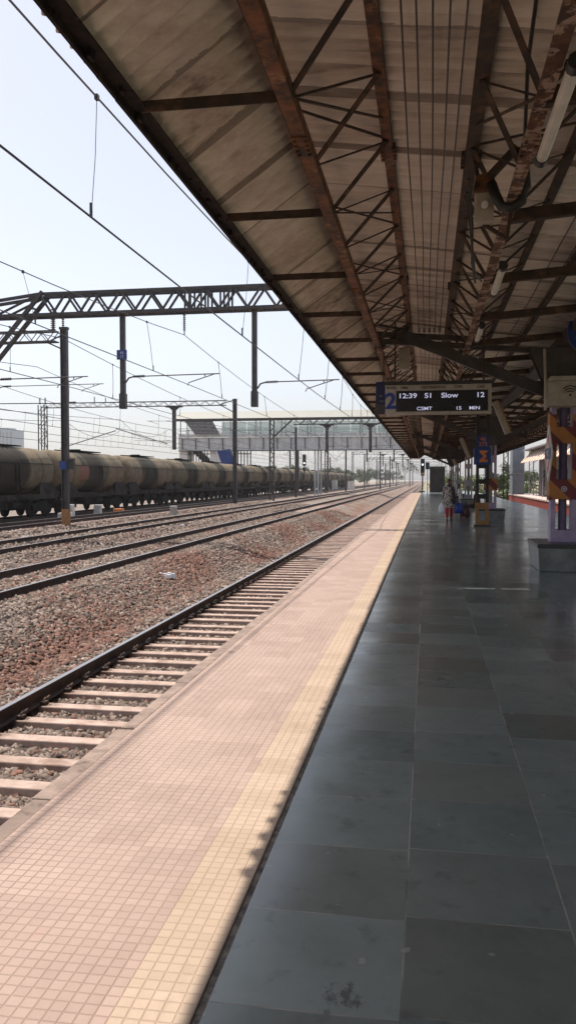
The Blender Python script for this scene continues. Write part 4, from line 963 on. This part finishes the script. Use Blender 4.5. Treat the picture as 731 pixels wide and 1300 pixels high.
for x, plate in ((-6.08, False), (-10.99, True)):
    d = MB().box(x - .085, x + .085, GY - .085, GY + .085, 4.8, 7.75).box(x - .115, x + .115, GY - .115, GY + .115, 4.25, 4.8).box(x - .2, x + .2, GY - .3, GY + .3, 7.66, 7.72)
    o = d.build('drop_post', 'steel', g)
    if plate:
        MB().box(x - .19, x + .19, GY - .12, GY - .09, 6.03, 6.38).build('number_plate', 'blue_sign', o)
        text('plate_number', '46', x, GY - .124, 6.27, .15, 'pale_paint', o, 'CENTER'); text('plate_number', '17', x, GY - .124, 6.12, .15, 'pale_paint', o, 'CENTER')
cantilever(g, -6.08, GY, 5.12, -3.05); cantilever(g, -10.99, GY, 5.42, -7.35)
cantilever(g, -16.2, GY, 5.42, -12.35)
for x in (-8.66, -3.7, -13.3):
    i_ = MB(); ins(i_, (x, GY, 7.6), (x, GY, 7.0), .06, 8); i_.tube([(x, GY, 7.0), (x, GY, 6.87)], .02, 5); i_.build('suspension_insulator', 'insul', g)

def span_wire(sups, sag, zc_off, label, r=.012, droppers=True, dxc=None, ymax=400, group='overhead wires above the tracks'):
    # sups: list of (x, y, z catenary support, x contact, z contact)
    t = thing('overhead_wire', (sups[0][0], 0, 0), label, 'overhead wire', group)
    cat, con, dr = [], [], []
    for (x0, y0, z0, c0, h0), (x1, y1, z1, c1, h1) in zip(sups, sups[1:]):
        m = 16
        for k in range(m + (1 if (x1, y1) == sups[-1][:2] else 0)):
            u = k / m; y = y0 + (y1 - y0) * u; x = x0 + (x1 - x0) * u; z = z0 + (z1 - z0) * u - sag * 4 * u * (1 - u)
            cat.append((x, y, z)); con.append((c0 + (c1 - c0) * u, y, h0 + (h1 - h0) * u - .06 * 4 * u * (1 - u)))
        nd = 7
        for k in range(nd):
            u = (k + .5) / nd; y = y0 + (y1 - y0) * u; dr.append(((x0 + (x1 - x0) * u, y, z0 + (z1 - z0) * u - sag * 4 * u * (1 - u)), (c0 + (c1 - c0) * u, y, h0 + (h1 - h0) * u - .06 * 4 * u * (1 - u))))
    MB().tube(cat, r, 5).build('catenary_cable', 'wire', t); MB().tube(con, r * 1.05, 5).build('contact_wire', 'wire', t)
    if droppers:
        for a, b_ in dr:
            if a[1] > ymax: continue
            d = MB().tube([a, Vector(a).lerp(Vector(b_), .5) + Vector((.015, 0, 0)), b_], max(.0045, min(.011, .0045 * a[1] / 14)), 4); d.tube([Vector(b_) + Vector((0, 0, .16)), b_], .018, 5); d.box(a[0] - .02, a[0] + .02, a[1] - .03, a[1] + .03, a[2] - .03, a[2] + .03); d.build('dropper', 'wire', t)
    return t
FAR = [(97, 0), (152, .2), (207, -.2), (262, .2), (318, -.2), (380, 0), (450, 0), (540, 0)]
def sup(xa, za, zc, extra):
    out = list(extra)
    for y, st in FAR: out.append((xa, y, za, xa + st, zc))
    return out
span_wire(sup(-3.64, 6.9, 4.85, [(-3.72, -27, 7.0, -3.55, 4.62), (-3.68, GY, 6.88, -3.9, 4.72), (-3.64, 63, 6.8, -3.35, 4.85)]), 1.05, 0, 'overhead wire pair above the platform track, nearest the roof edge', .0125)
span_wire(sup(-8.4, 7.2, 5.1, [(-8.9, -27, 7.6, -8.2, 5.1), (-8.66, GY, 6.87, -8.5, 5.08)]), 1.25, 0, 'overhead wire pair hung from the gantry insulator, second track', .0125)
span_wire(sup(-13.2, 7.2, 5.2, [(-13.2, -27, 7.2, -13.2, 5.2), (-13.3, GY, 6.87, -13.3, 5.15)]), 1.2, 0, 'overhead wire pair above the third track', .014)
span_wire(sup(-20.2, 7.6, 5.2, [(-20.2, -14, 7.6, -20, 5.1), (-20.3, 41, 7.6, -20.4, 5.1)]), 1.1, 0, 'overhead wire pair beside the tall mast, fourth track', .016)
span_wire(sup(-25, 7.6, 5.4, [(-25, -14, 7.6, -25, 5.3), (-25, 41, 7.6, -25.2, 5.3)]), 1.1, 0, 'overhead wire pair above the tank train', .018)
span_wire(sup(-31, 7.8, 5.6, [(-31, -14, 7.8, -31, 5.5), (-31, 81, 7.8, -31.2, 5.5)]), 1.3, 0, 'overhead wire pair just behind the tank train', .02)
span_wire(sup(-37, 7.8, 5.6, [(-37, 20, 8.0, -37, 5.5), (-37, 81, 7.8, -37.2, 5.5)]), 1.3, 0, 'farthest overhead wire pair left of the tank train', .022)

# mast with boom leaving the frame on the left
def hmast(parent, x, y, z0, z1, w_=.16, mat='steel'):
    m_ = MB()
    for s in (-1, 1): m_.box(x + s * w_ - .035 if False else x + s * (w_ - .02) - .02, x + s * (w_ - .02) + .02, y - .13, y + .13, z0, z1)
    m_.box(x - w_ + .04, x + w_ - .04, y - .012, y + .012, z0, z1)
    return m_.build('mast', mat, parent)
def flat_boom(parent, x0, x1, y, z0, z1, panel=1.0, mat='steel', ch=.07):
    return truss(MB(), x0, x1, y, z0, z1, panel, .45, ch, .035).build('boom', mat, parent)
m = thing('overhead_line_mast', (-18.75, 41, -.9), 'tall charcoal mast with ochre foot beside the tank train', 'mast')
hmast(m, -18.75, 41, .1, 9.5, .175); MB().box(-18.95, -18.55, 40.87, 41.13, -.9, .1).build('painted_foot', 'ochre_paint', m)
MB().box(-18.97, -18.53, 40.85, 41.15, 9.5, 9.62).build('cap', 'steel', m)
flat_boom(m, -33, -19.15, 41, 8.88, 9.42, .9)
MB().bar((-18.9, 41, 8.5), (-19.9, 41, 8.95), .07).bar((-18.9, 41, 9.2), (-19.5, 41, 8.95), .06).build('knee_brace', 'steel', m)
i_ = MB(); ins(i_, (-19.35, 41, 9.5), (-19.35, 41, 10.2), .15, 7); i_.tube([(-19.35, 41, 10.2), (-19.35, 41, 10.55)], .03, 6); i_.bar((-19.6, 41, 10.5), (-19.2, 41, 10.62), .05); i_.build('insulator', 'insul', m)
MB().box(-19.0, -18.6, 40.80, 40.84, 2.2, 2.62).build('number_plate', 'blue_sign', m); MB().box(-18.52, -18.25, 40.85, 41.1, 2.2, 2.75).build('switch_box', 'black', m)
cantilever(m, -22.6, 41, 6.6, -16.6)
MB().tube([(-22.6, 41, 6.5), (-22.55, 41, 9.0)], .05, 6).build('hanger', 'steel', m)
# portal behind it: lattice leg on the left, boom, right-hand mast, drop post
m = thing('overhead_line_portal', (-19, 81, -.9), 'thin boom portal in front of the footbridge, right mast beside the blue hoarding', 'overhead line portal')
hmast(m, -19.0, 81, -.9, 9.75, .2); flat_boom(m, -39.4, -19.9, 81, 9.12, 9.58, 1.1, 'steel', .06); MB().bar((-39.4, 81, 9.6), (-60, 81, 9.75), .09).build('boom_tail', 'steel', m)
MB().bar((-19.1, 81, 8.4), (-20.5, 81, 9.15), .09).bar((-19.0, 81, 9.65), (-20.5, 81, 9.2), .08).build('knee_brace', 'steel', m)
def lattice_leg(parent, x, y, z0, z1, w_=.35, mat='steel', a=.09):
    l = MB()
    for dx in (-w_, w_):
        for dy in (-w_, w_): l.bar((x + dx, y + dy, z0), (x + dx, y + dy, z1), a)
    n = max(3, int((z1 - z0) / (w_ * 2.2)))
    for k in range(n):
        za, zb = z0 + (z1 - z0) * k / n, z0 + (z1 - z0) * (k + 1) / n; s = 1 if k % 2 else -1
        for dy in (-w_, w_): l.bar((x - s * w_, y + dy, za), (x + s * w_, y + dy, zb), a * .55)
        l.bar((x + w_, y - s * w_, za), (x + w_, y + s * w_, zb), a * .55)
    return l.build('lattice_leg', mat, parent)
lattice_leg(m, -39.5, 81, -1, 9.4, .33)
i_ = MB(); ins(i_, (-39.8, 81, 9.5), (-39.8, 81, 10.2), .12); ins(i_, (-39.2, 81, 9.5), (-39.2, 81, 10.2), .12); ins(i_, (-36.9, 81, 9.62), (-35.8, 81, 9.66), .13); ins(i_, (-33.8, 81, 9.6), (-33.8, 81, 10.2), .09); ins(i_, (-32.6, 81, 9.6), (-32.6, 81, 10.1), .08); i_.build('insulator', 'insul', m)
def tpost(parent, x, y, ztop, zbot, mat='steel', w_=.17):
    d = MB().box(x - w_, x + w_, y - .15, y + .15, zbot, ztop - .3); d.box(x - .85, x + .85, y - .25, y + .25, ztop - .12, ztop); d.prism([(x - w_, ztop - .45), (x + w_, ztop - .45), (x + .55, ztop - .12), (x - .55, ztop - .12)], 'y', y - .1, y + .1)
    return d.build('drop_post', mat, parent)
tpost(m, -25.3, 81, 9.1, 4.7); cantilever(m, -25.3, 81, 7.6, -28.2); cantilever(m, -25.3, 81, 5.6, -29.5, steady=False)
MB().tube([(-37.6, 81, 4.9), (-31.5, 81, 6.7)], .05, 6).tube([(-26, 81, 5.3), (-31.5, 81, 6.9)], .05, 6).build('stay_tube', 'steel', m)
# portal right before the footbridge
m = thing('overhead_line_portal', (-18.25, 97, -.9), 'lattice-legged portal just ahead of the footbridge with two T-headed drop posts', 'overhead line portal')
lattice_leg(m, -18.25, 97, -.9, 9.0, .24); truss(MB(), -15.6, 9, 97, 8.2, 8.95, 1.5, .5, .09, .06).build('boom', 'steel', m)
MB().bar((-17.95, 97, 6.8), (-15.6, 97, 8.95), .16).bar((-18.2, 97, 8.9), (-15.6, 97, 8.9), .12).build('knee_brace', 'steel', m)
lattice_leg(m, 8.8, 97, -1, 8.9, .24)
for x in (-11.65, -6.56):
    tpost(m, x, 97, 8.15, 4.9); cantilever(m, x, 97, 5.6, x + 2.9)
m = thing('overhead_line_mast', (-18.3, 115.6, -.9), 'slim mast with curled bracket standing just before the footbridge girder', 'mast')
hmast(m, -18.3, 115.6, -.9, 9.0, .13); MB().tube([(-18.4, 115.6, 8.3), (-19.6, 115.6, 8.5), (-19.8, 115.6, 8.1), (-19.2, 115.6, 7.7)], .05, 6).build('bracket', 'steel', m)
# distant masts and portals beyond the footbridge
labs = []
for i, (y, _) in enumerate(FAR[1:]):
    p_ = thing('overhead_line_portal', (-12, y, -.9), f'{ORD[i]} distant dark portal beyond the footbridge, counted from the bridge', 'overhead line portal', 'distant portals beyond the footbridge')
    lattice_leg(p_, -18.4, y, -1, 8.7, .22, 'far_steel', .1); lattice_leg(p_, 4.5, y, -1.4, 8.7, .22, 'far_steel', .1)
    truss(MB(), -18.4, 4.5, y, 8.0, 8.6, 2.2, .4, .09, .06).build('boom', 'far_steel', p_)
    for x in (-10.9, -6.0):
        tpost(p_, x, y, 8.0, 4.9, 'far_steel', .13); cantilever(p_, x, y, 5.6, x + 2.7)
k = 0
for y, x, h in ((140, -21.8, 8.3), (168, -27.8, 8.2), (172, -16.7, 8.6), (190, -22.6, 8.4), (196, -10.9, 8.2), (228, -17.0, 8.8), (240, -27.9, 8.2), (245, -10.8, 8.6), (285, -17.1, 8.6), (292, -6.0, 8.4), (300, -10.9, 8.2), (345, -17.2, 8.4), (350, -6, 8.3), (415, -11, 8.4)):
    p_ = thing('overhead_line_mast', (x, y, -.9), f'{ORD[k]} nearest single mast standing in the yard beyond the footbridge', 'mast', 'distant single masts beyond the footbridge')
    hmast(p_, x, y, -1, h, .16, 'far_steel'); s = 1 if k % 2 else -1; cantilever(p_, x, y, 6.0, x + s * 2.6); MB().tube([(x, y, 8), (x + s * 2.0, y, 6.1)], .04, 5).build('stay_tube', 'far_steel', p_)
    k += 1
# far colour light signals
for (x, y, lab) in ((-22.2, 150, 'black signal head on a post beyond the footbridge, beside the end of the tank train'),):
    p_ = thing('signal', (x, y, -.9), lab, 'railway signal'); MB().tube([(x, y, -1), (x, y, 4.2)], .09, 8).build('post', 'steel', p_)
    MB().box(x - .32, x + .32, y - .15, y + .15, 4.2, 6.3).build('head', 'black', p_, bevel=.04); MB().tube([(x, y - .16, 4.7), (x, y - .17, 4.7)], .12, 10).build('lamp', 'lamp_on', p_)
    MB().box(x - .2, x + .2, y - .15, y + .15, 3.2, 3.9).build('number_plate', 'black', p_)

# ------------------------------------------------------------------ tank train
TX, TZ = -24.95, -.65
w0 = thing('tank_wagon', (TX, 0, TZ), '', 'tank wagon', 'tank wagons of the parked train')
def rp(y, r_, cz, n=28): return [(TX + r_ * math.cos(2 * PI * k / n), y, cz + r_ * math.sin(2 * PI * k / n)) for k in range(n)]
CZ, RR = TZ + 2.86, 1.44
ends = [(5.98, .02), (5.95, .55), (5.85, .95), (5.68, 1.25), (5.45, 1.40), (5.2, 1.44)]
rings = [rp(-y, r_, CZ) for y, r_ in ends] + [rp(y, RR, CZ) for y in np.linspace(-4.2, 4.2, 9)] + [rp(y, r_, CZ) for y, r_ in reversed(ends)]
tank = MB().loft(rings).build('barrel', 'tank', w0, smooth=True)
bnd = MB()
for y in (-3.9, -1.3, 1.3, 3.9):
    bnd.loft([rp(y - .03, RR + .012, CZ), rp(y + .03, RR + .012, CZ)], False)
bnd.bar((TX + 1.40, -5.3, CZ + .42), (TX + 1.40, 5.3, CZ + .42), .03); bnd.bar((TX - 1.40, -5.3, CZ + .42), (TX - 1.40, 5.3, CZ + .42), .03)
bnd.build('barrel_band', 'frame_grey', tank)
for yd in (-.6,):
    MB().tube([(TX, yd, CZ + 1.38), (TX, yd, CZ + 1.62)], .38, 16).build('manhole_dome', 'tyre_dark', w0)
wk = MB().box(TX - .45, TX + .45, -3.0, 3.0, CZ + 1.47, CZ + 1.50)
for s in (-1, 1):
    wk.bar((TX + s * .45, -3, CZ + 1.52), (TX + s * .45, 3, CZ + 1.52), .04)
wk.build('walkway', 'tyre_dark', w0)
for s in (-1, 1):
    sd = MB()
    for sx_ in (-1, 1):
        # saddle skirt flaring from barrel side to underframe
        y0, y1 = s * 4.7 - 1.0, s * 4.7 + 1.0
        sd.add([(TX + sx_ * 1.24, y0 + .25, CZ - .74), (TX + sx_ * 1.24, y1 - .25, CZ - .74), (TX + sx_ * 1.46, y1 + .35, TZ + 1.42), (TX + sx_ * 1.46, y0 - .35, TZ + 1.42), (TX + sx_ * 1.0, y0 + .25, CZ - .9), (TX + sx_ * 1.0, y1 - .25, CZ - .9), (TX + sx_ * 1.3, y1 + .3, TZ + 1.42), (TX + sx_ * 1.3, y0 - .3, TZ + 1.42)],
               [(0, 1, 2, 3), (7, 6, 5, 4), (0, 3, 7, 4), (1, 5, 6, 2), (0, 4, 5, 1), (3, 2, 6, 7)])
    sd.build('saddle', 'frame_grey', w0)
    bo = MB()
    for sx_ in (-1, 1):
        bo.prism([(s * 4.3 - 1.25, TZ + .42), (s * 4.3 - 1.25, TZ + .72), (s * 4.3 - .5, TZ + .92), (s * 4.3 + .5, TZ + .92), (s * 4.3 + 1.25, TZ + .72), (s * 4.3 + 1.25, TZ + .42), (s * 4.3 + .5, TZ + .34), (s * 4.3 - .5, TZ + .34)], 'x', TX + sx_ * 1.08 - .07, TX + sx_ * 1.08 + .07)
    bo.box(TX - 1.1, TX + 1.1, s * 4.3 - .25, s * 4.3 + .25, TZ + .5, TZ + .95)
    bog = bo.build('bogie', 'tyre_dark', w0)
    for q in (-1, 1):
        wh = MB()
        for sx_ in (-1, 1):
            c = (TX + sx_ * .84, s * 4.3 + q * 1.0, TZ + .5)
            wh.tube([(c[0] - .07, c[1], c[2]), (c[0] + .07, c[1], c[2])], .5, 20)
        wh.tube([(TX - .9, s * 4.3 + q, TZ + .5), (TX + .9, s * 4.3 + q, TZ + .5)], .08, 8); wh.build('wheelset', 'tyre_dark', bog)
    for sx_ in (-1, 1):
        bf = MB().tube([(TX + sx_ * .95, s * 6.0, TZ + 1.1), (TX + sx_ * .95, s * 6.2, TZ + 1.1)], .1, 8).tube([(TX + sx_ * .95, s * 6.16, TZ + 1.1), (TX + sx_ * .95, s * 6.22, TZ + 1.1)], .23, 14); bf.build('buffer', 'tyre_dark', w0)
uf = MB()
for sx_ in (-1, 1): uf.box(TX + sx_ * 1.38 - .06, TX + sx_ * 1.38 + .06, -5.9, 5.9, TZ + 1.12, TZ + 1.42)
uf.box(TX - 1.3, TX + 1.3, -6.02, -5.85, TZ + .98, TZ + 1.42); uf.box(TX - 1.3, TX + 1.3, 5.85, 6.02, TZ + .98, TZ + 1.42); uf.box(TX - .25, TX + .25, -5.8, 5.8, TZ + .95, TZ + 1.4)
uf.box(TX - .5, TX + .9, -1.0, .4, TZ + .55, TZ + 1.1); uf.tube([(TX + .8, .9, TZ + .8), (TX + .8, 2.1, TZ + .8)], .22, 12)
uf.build('underframe', 'frame_grey', w0)
ld = MB()
for y in (-.25, .25): ld.bar((TX + 1.5, y + .6, TZ + 1.3), (TX + 1.47, y + .6, CZ + .3), .04); ld.bar((TX + 1.47, y + .6, CZ + .3), (TX + .5, y + .6, CZ + 1.5), .04)
for k in range(7): ld.bar((TX + 1.49, .35, TZ + 1.5 + k * .28), (TX + 1.49, .85, TZ + 1.5 + k * .28), .03)
ld.build('ladder', 'frame_grey', w0)
NW = 18
for i in range(NW):
    o = w0 if i == 0 else copy_tree(w0)
    o.location.y = 31.8 + 12.5 * i + 12.5
    o['label'] = ('oil stained tank wagon cut off by the left edge of the photo', 'oil stained tank wagon with a faded red rectangle on its barrel')[i] if i < 2 else f'oil stained tank wagon, {ORD[i]} of the train counted from the left edge'
    if i == NW - 1: o['label'] = 'last tank wagon at the far end of the train'
ws = [o for o in COL.objects if o.name.startswith('tank_wagon')]
w2 = sorted(ws, key=lambda o: o.location.y)[1]
a0 = []
pm = MB(); yy = w2.location.y
for k in range(5):
    a_, b_ = R(-22 + 8 * k), R(-14 + 8 * k)
    pm.add([(TX + 1.452 * math.cos(a), y, CZ + 1.452 * math.sin(a)) for a, y in ((a_, yy - 3.1), (a_, yy - 1.5), (b_, yy - 1.5), (b_, yy - 3.1))], [(0, 1, 2, 3)])
M['faded_red'] = weathered('faded_red_paint', (.15, .06, .042), (.21, .085, .06), 3, .7)
pmo = pm.build('red_panel', 'faded_red', w2)

# ------------------------------------------------------------------ footbridge
FY0, FY1, FX0, FX1 = 125, 128.6, -38.3, 10
t = thing('footbridge', (-14, 126.8, -.9), 'grey covered footbridge with pale green side sheets crossing all the tracks', 'footbridge')
g_ = MB()
for y in (FY0, FY1): g_.box(FX0, FX1, y - .04, y + .04, 6.35, 8.1); g_.box(FX0, FX1, y - .2, y + .2, 6.2, 6.34); g_.box(FX0, FX1, y - .2, y + .2, 8.1, 8.2)
g_.build('girder', 'girder_grey', t)
MB().box(FX0 - .02, FX1, FY0 - .24, FY0 + .2, 6.08, 6.195).build('bottom_flange', 'steel', t)
st_ = MB(); x = FX0 + .6
while x < FX1:
    for dx in (0,): st_.box(x - .05, x + .05, FY0 - .19, FY0 - .045, 6.35, 8.09)
    x += 2.15
st_.build('girder_stiffener', 'far_steel', t)
MB().box(FX0, FX1, FY0 + .05, FY1 - .05, 7.2, 7.35).build('deck', 'concrete', t)
MB().box(FX0, FX1, FY0 - .05, FY0, 8.25, 8.72).build('parapet', 'girder_grey', t)
rl = MB()
for z in (8.8, 9.2, 9.6): rl.bar((FX0, FY0 - .08, z), (FX1, FY0 - .08, z), .07); rl.bar((FX0, FY1 + .08, z), (FX1, FY1 + .08, z), .07)
rl.build('railing', 'galv', t)
x = -31.4
while x < FX1:
    MB().box(x, x + 3.9, FY0 + .02, FY0 + .05, 8.75, 10.6).build('side_sheet', 'green_sheet', t)
    x += 4.0
x = FX0 + .3
while x < FX1:
    for y in (FY0, FY1): MB().box(x - .06, x + .06, y - .06, y + .06, 8.2, 11.0).build('post', 'galv', t)
    x += 4.0
MB().prism([(FY0 - .5, 11.0), (FY0 - .5, 11.12), (126.8, 12.35), (FY1 + .5, 11.12), (FY1 + .5, 11.0), (126.8, 12.23)], 'x', FX0 - .4, FX1).build('roof', 'roof_cream', t)
MB().box(FX0 - .4, FX1, FY0 - .58, FY0 - .5, 10.72, 11.08).build('fascia', 'steel', t)
tr = MB(); x = FX0
while x < FX1:
    tr.bar((x, FY0 - .1, 10.75), (x + 1, FY0 - .1, 11.0), .05); tr.bar((x + 1, FY0 - .1, 11.0), (x + 2, FY0 - .1, 10.75), .05); x += 2
tr.build('eave_lattice', 'galv', t)
# stair hood and piers at the left end
hd = MB().prism([(-37.2, 10.7), (-32.8, 10.7), (-31.7, 8.7), (-35.6, 8.7)], 'y', FY0 - .35, FY0 - .1)
hd.build('louvred_hood', 'steel', t)
sl_ = MB()
for k in range(9):
    z = 8.75 + k * .22; q = (z - 8.7) / 2.0; sl_.bar((-35.6 - 1.6 * q, FY0 - .42, z), (-31.7 - 1.1 * q, FY0 - .42, z), .04, .12)
sl_.build('louvre_blade', 'galv', t)
for x0, x1 in ((-38.3, -37.0), (-33.4, -31.6)):
    MB().box(x0, x1, FY0 + .3, FY1 - .3, -1.3, 6.2).build('pier', 'white_paint', t)
pb = MB()
for k in range(7): x = -36.6 + k * .45; pb.box(x - .06, x + .06, FY0 + .6, FY0 + .8, -1.3, 6.2)
for k in range(9): x = -31.0 + k * .5; pb.box(x - .07, x + .07, FY0 + .6, FY0 + .8, -1.3, 6.2)
pb.box(-37, -27, FY0 + .55, FY0 + .85, 5.6, 5.75); pb.build('stair_grille', 'far_steel', t)
MB().prism([(-36.8, 6.2), (-35.5, 6.2), (-27.2, -1.2), (-29.2, -1.2)], 'y', FY1 - 1.6, FY1 - .4).build('staircase', 'kiosk_dark', t)
for x in (-16.6, 4.0):
    q = MB()
    for dx in (-.25, .25): q.box(x + dx - .1, x + dx + .1, FY0, FY0 + .2, -1.3, 6.2); q.box(x + dx - .1, x + dx + .1, FY1 - .2, FY1, -1.3, 6.2)
    q.build('pier', 'girder_grey', t)
# blue hoarding behind the train
t = thing('hoarding', (-27, 110, 0), 'tilted bright blue hoarding rising behind the tank train', 'hoarding')
MB().prism([(-28.3, 5.55), (-26.5, 5.85), (-25.7, 3.75), (-27.5, 3.35)], 'y', 110, 110.12).build('panel', 'blue_sign', t)
MB().bar((-28.45, 110.1, 5.55), (-27.6, 110.1, 3.3), .14).build('frame', 'white_paint', t); MB().bar((-27, 110.2, 4), (-28.2, 110.2, -1.3), .15).bar((-26.2, 110.2, 4), (-27, 110.2, -1.3), .15).build('leg', 'steel', t)

# ------------------------------------------------------------------ lineside bits
def cabinet(x, y, w_, h, lab, grp=None):
    t = thing('location_box', (x, y, -.9), lab, 'equipment cabinet', 'lineside equipment cabinets'); MB().box(x - w_ / 2, x + w_ / 2, y - .35, y + .35, -1.0, -1.0 + h).build('cabinet', 'white_paint', t, bevel=.03)
    MB().box(x - w_ / 2 - .08, x + w_ / 2 + .08, y - .45, y + .45, -1.0 + h, -.9 + h).build('lid', 'concrete', t); MB().box(x - .02, x + .02, y - .37, y - .352, -.8, -1.1 + h).build('door_seam', 'far_steel', t)
cabinet(-22.7, 205, 1.4, 2.6, 'narrow white lineside cabinet at the end of the tank train')
cabinet(-18.6, 205, 1.7, 2.3, 'wider pale lineside cabinet right of the narrow white one')
def block(x, y, w_, h, mat, lab):
    z = gz(x); o = MB(); o.box(x - w_, x + w_, y - w_ * .8, y + w_ * .8, z - .05, z + h, .02, .02); return tag(o.build('marker_block', mat, origin=(x, y, z), bevel=.03), lab, 'marker block', 'blocks beside the fourth track')
block(-22.3, 48.6, .38, .45, 'white_paint', 'low white painted block by the train, right of the tall mast'); block(-22.5, 50.0, .2, .95, 'white_paint', 'slim pale block beside the low white one')
block(-22.4, 54.1, .25, .8, 'plinth_light', 'upright whitish block standing farther along the train')
block(-17.1, 54.5, .24, .75, 'concrete', 'stubby brown-grey block between tracks near the points'); block(-22.2, 57.5, .35, .4, 'orange_paint', 'small orange lump beside the train wheels')
for x, y, lab in ((-6.2, 19.2, 'scrap of white litter on the red ballast'), (-11.4, 38, 'scrap of pale litter between the far rails'), (-16.6, 32.2, 'pale litter heap beside the foot of the tall mast')):
    o = MB()
    for k in range(7): a, b_ = random.uniform(-.2, .2), random.uniform(-.2, .2); o.box(x + a - .07, x + a + .07, y + b_ - .05, y + b_ + .05, gz(x) + .02, gz(x) + .09 + random.uniform(0, .06), .03, .02)
    tag(o.build('litter', 'white_cloth', origin=(x, y, gz(x))), lab, 'litter')

# ------------------------------------------------------------------ vegetation and skyline
def tree(x, y, h, wd, lab, mat='leaf', n=1500, ls=.35, trunk=True, seed=0, z0=-1.4, cat='tree', name='tree', grp='trees along the horizon'):
    rs = np.random.default_rng(seed); t = thing(name, (x, y, z0), lab, cat, grp)
    tk = MB(); th = h * .45
    tk.tube([(x, y, z0 - .2), (x + .1, y, z0 + th * .5), (x - .05, y, z0 + th)], [h * .03, h * .024, h * .018], 7)
    cl = []
    for k in range(max(6, int(wd * 1.6))):
        a = rs.uniform(0, 2 * PI); r_ = wd * .5 * math.sqrt(rs.uniform(0, 1)); zz = z0 + h * (.34 if trunk else .15) + (h * (.62 if trunk else .75)) * rs.uniform(0, 1) * (1 - .45 * (r_ / (wd * .5)) ** 2)
        c = (x + r_ * math.cos(a), y + r_ * math.sin(a), zz); cl.append((c, rs.uniform(.10, .2) * wd)); tk.tube([(x, y, z0 + th * rs.uniform(.5, .95)), c], [h * .012, h * .004], 5)
    tk.build('trunk', 'bark', t)
    V = []; F = []; per = n // len(cl)
    for c, r_ in cl:
        for _ in range(per):
            d = rs.normal(size=3); d /= np.linalg.norm(d); rr_ = r_ * rs.uniform(.35, 1.1); p_ = np.array(c) + d * rr_ * np.array((1, 1, .75))
            u = rs.normal(size=3); u /= np.linalg.norm(u); v_ = np.cross(u, d); v_ /= np.linalg.norm(v_) + 1e-6; s_ = ls * rs.uniform(.5, 1.2)
            o = len(V); V += [p_ - u * s_, p_ + v_ * s_ * .55, p_ + u * s_, p_ - v_ * s_ * .55]; F.append((o, o + 1, o + 2, o + 3))
    m_ = MB(); m_.v = [tuple(map(float, q)) for q in V]; m_.f = F; m_.build('crown', mat, t)
specs = []
rs = random.Random(3)
i = 0
for (x, y, h, wd) in [(-52, 330, 9, 11), (-46, 345, 7, 9), (-74, 380, 10, 13), (-64, 420, 11, 12), (-90, 420, 11, 14), (-40, 360, 8, 10), (-35, 385, 8, 10), (-50, 430, 10, 12), (-42, 450, 10, 13), (-34, 470, 9, 12), (-58, 520, 12, 15), (-40, 540, 11, 14), (-30, 560, 10, 13), (-24, 600, 11, 14), (-46, 640, 13, 16), (-100, 470, 12, 14), (-120, 480, 12, 14), (-150, 470, 13, 15)]:
    tree(x, y, h, wd, f'hazy green tree along the horizon beyond the footbridge, {ORD[i]} by distance', n=1100, ls=.55, seed=i); i += 1
tag(None or MB().add([(0, 0, -10), (0, .1, -10), (.1, 0, -10)], [(0, 1, 2)]).build('dirt', 'earth'), kind='stuff')
bpy.data.objects.remove(bpy.data.objects['dirt'])
for k, (x, y, h, wd, mt, lab) in enumerate([(11.4, 124, 5.6, 7.0, 'leaf_bright', 'rounded green tree between the columns at the platform end'), (16, 135, 7.0, 9, 'leaf', 'taller dull green tree behind the grey pillar'), (9.2, 114, 2.7, 4.6, 'leaf_bright', 'bright green bush left of the grey pillar'), (12.0, 112, 2.4, 4.2, 'leaf_bright', 'low bright bush close to the grey pillar foot'), (8.4, 150, 5, 9, 'leaf_bright', 'wide green bush seen behind the signpost'), (5.2, 180, 6, 11, 'leaf_bright', 'hazy broad bush seen through the far columns')]):
    isb = 'bush' in lab
    tree(x, y, h, wd, lab, mt, 3600, .2, False, 50 + k, -1.2, 'bush' if isb else 'tree', 'bush' if isb else 'tree', 'greenery past the opposite platform')
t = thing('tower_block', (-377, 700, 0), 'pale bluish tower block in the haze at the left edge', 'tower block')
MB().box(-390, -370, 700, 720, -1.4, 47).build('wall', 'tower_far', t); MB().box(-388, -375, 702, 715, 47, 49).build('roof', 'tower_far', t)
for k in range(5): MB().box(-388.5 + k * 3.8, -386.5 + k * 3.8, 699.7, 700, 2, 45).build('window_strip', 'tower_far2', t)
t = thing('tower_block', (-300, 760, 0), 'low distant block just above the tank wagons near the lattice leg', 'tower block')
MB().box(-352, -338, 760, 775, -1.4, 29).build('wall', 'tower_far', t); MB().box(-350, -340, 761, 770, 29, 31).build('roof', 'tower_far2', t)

# ------------------------------------------------------------------ haze
hz = MB().box(-1500, 1500, -60, 2600, -2.6, 62).build('haze', 'wire'); hz['kind'] = 'stuff'
m = bpy.data.materials.new('haze_air'); m.use_nodes = True; nt = m.node_tree; nt.nodes.clear()
out = N(nt, 'ShaderNodeOutputMaterial'); pv = N(nt, 'ShaderNodeVolumePrincipled'); pv.inputs['Color'].default_value = (.86, .90, .96, 1); pv.inputs['Density'].default_value = .0002; pv.inputs['Anisotropy'].default_value = .3
L(nt, pv.outputs[0], out.inputs['Volume']); hz.data.materials.clear(); hz.data.materials.append(m)
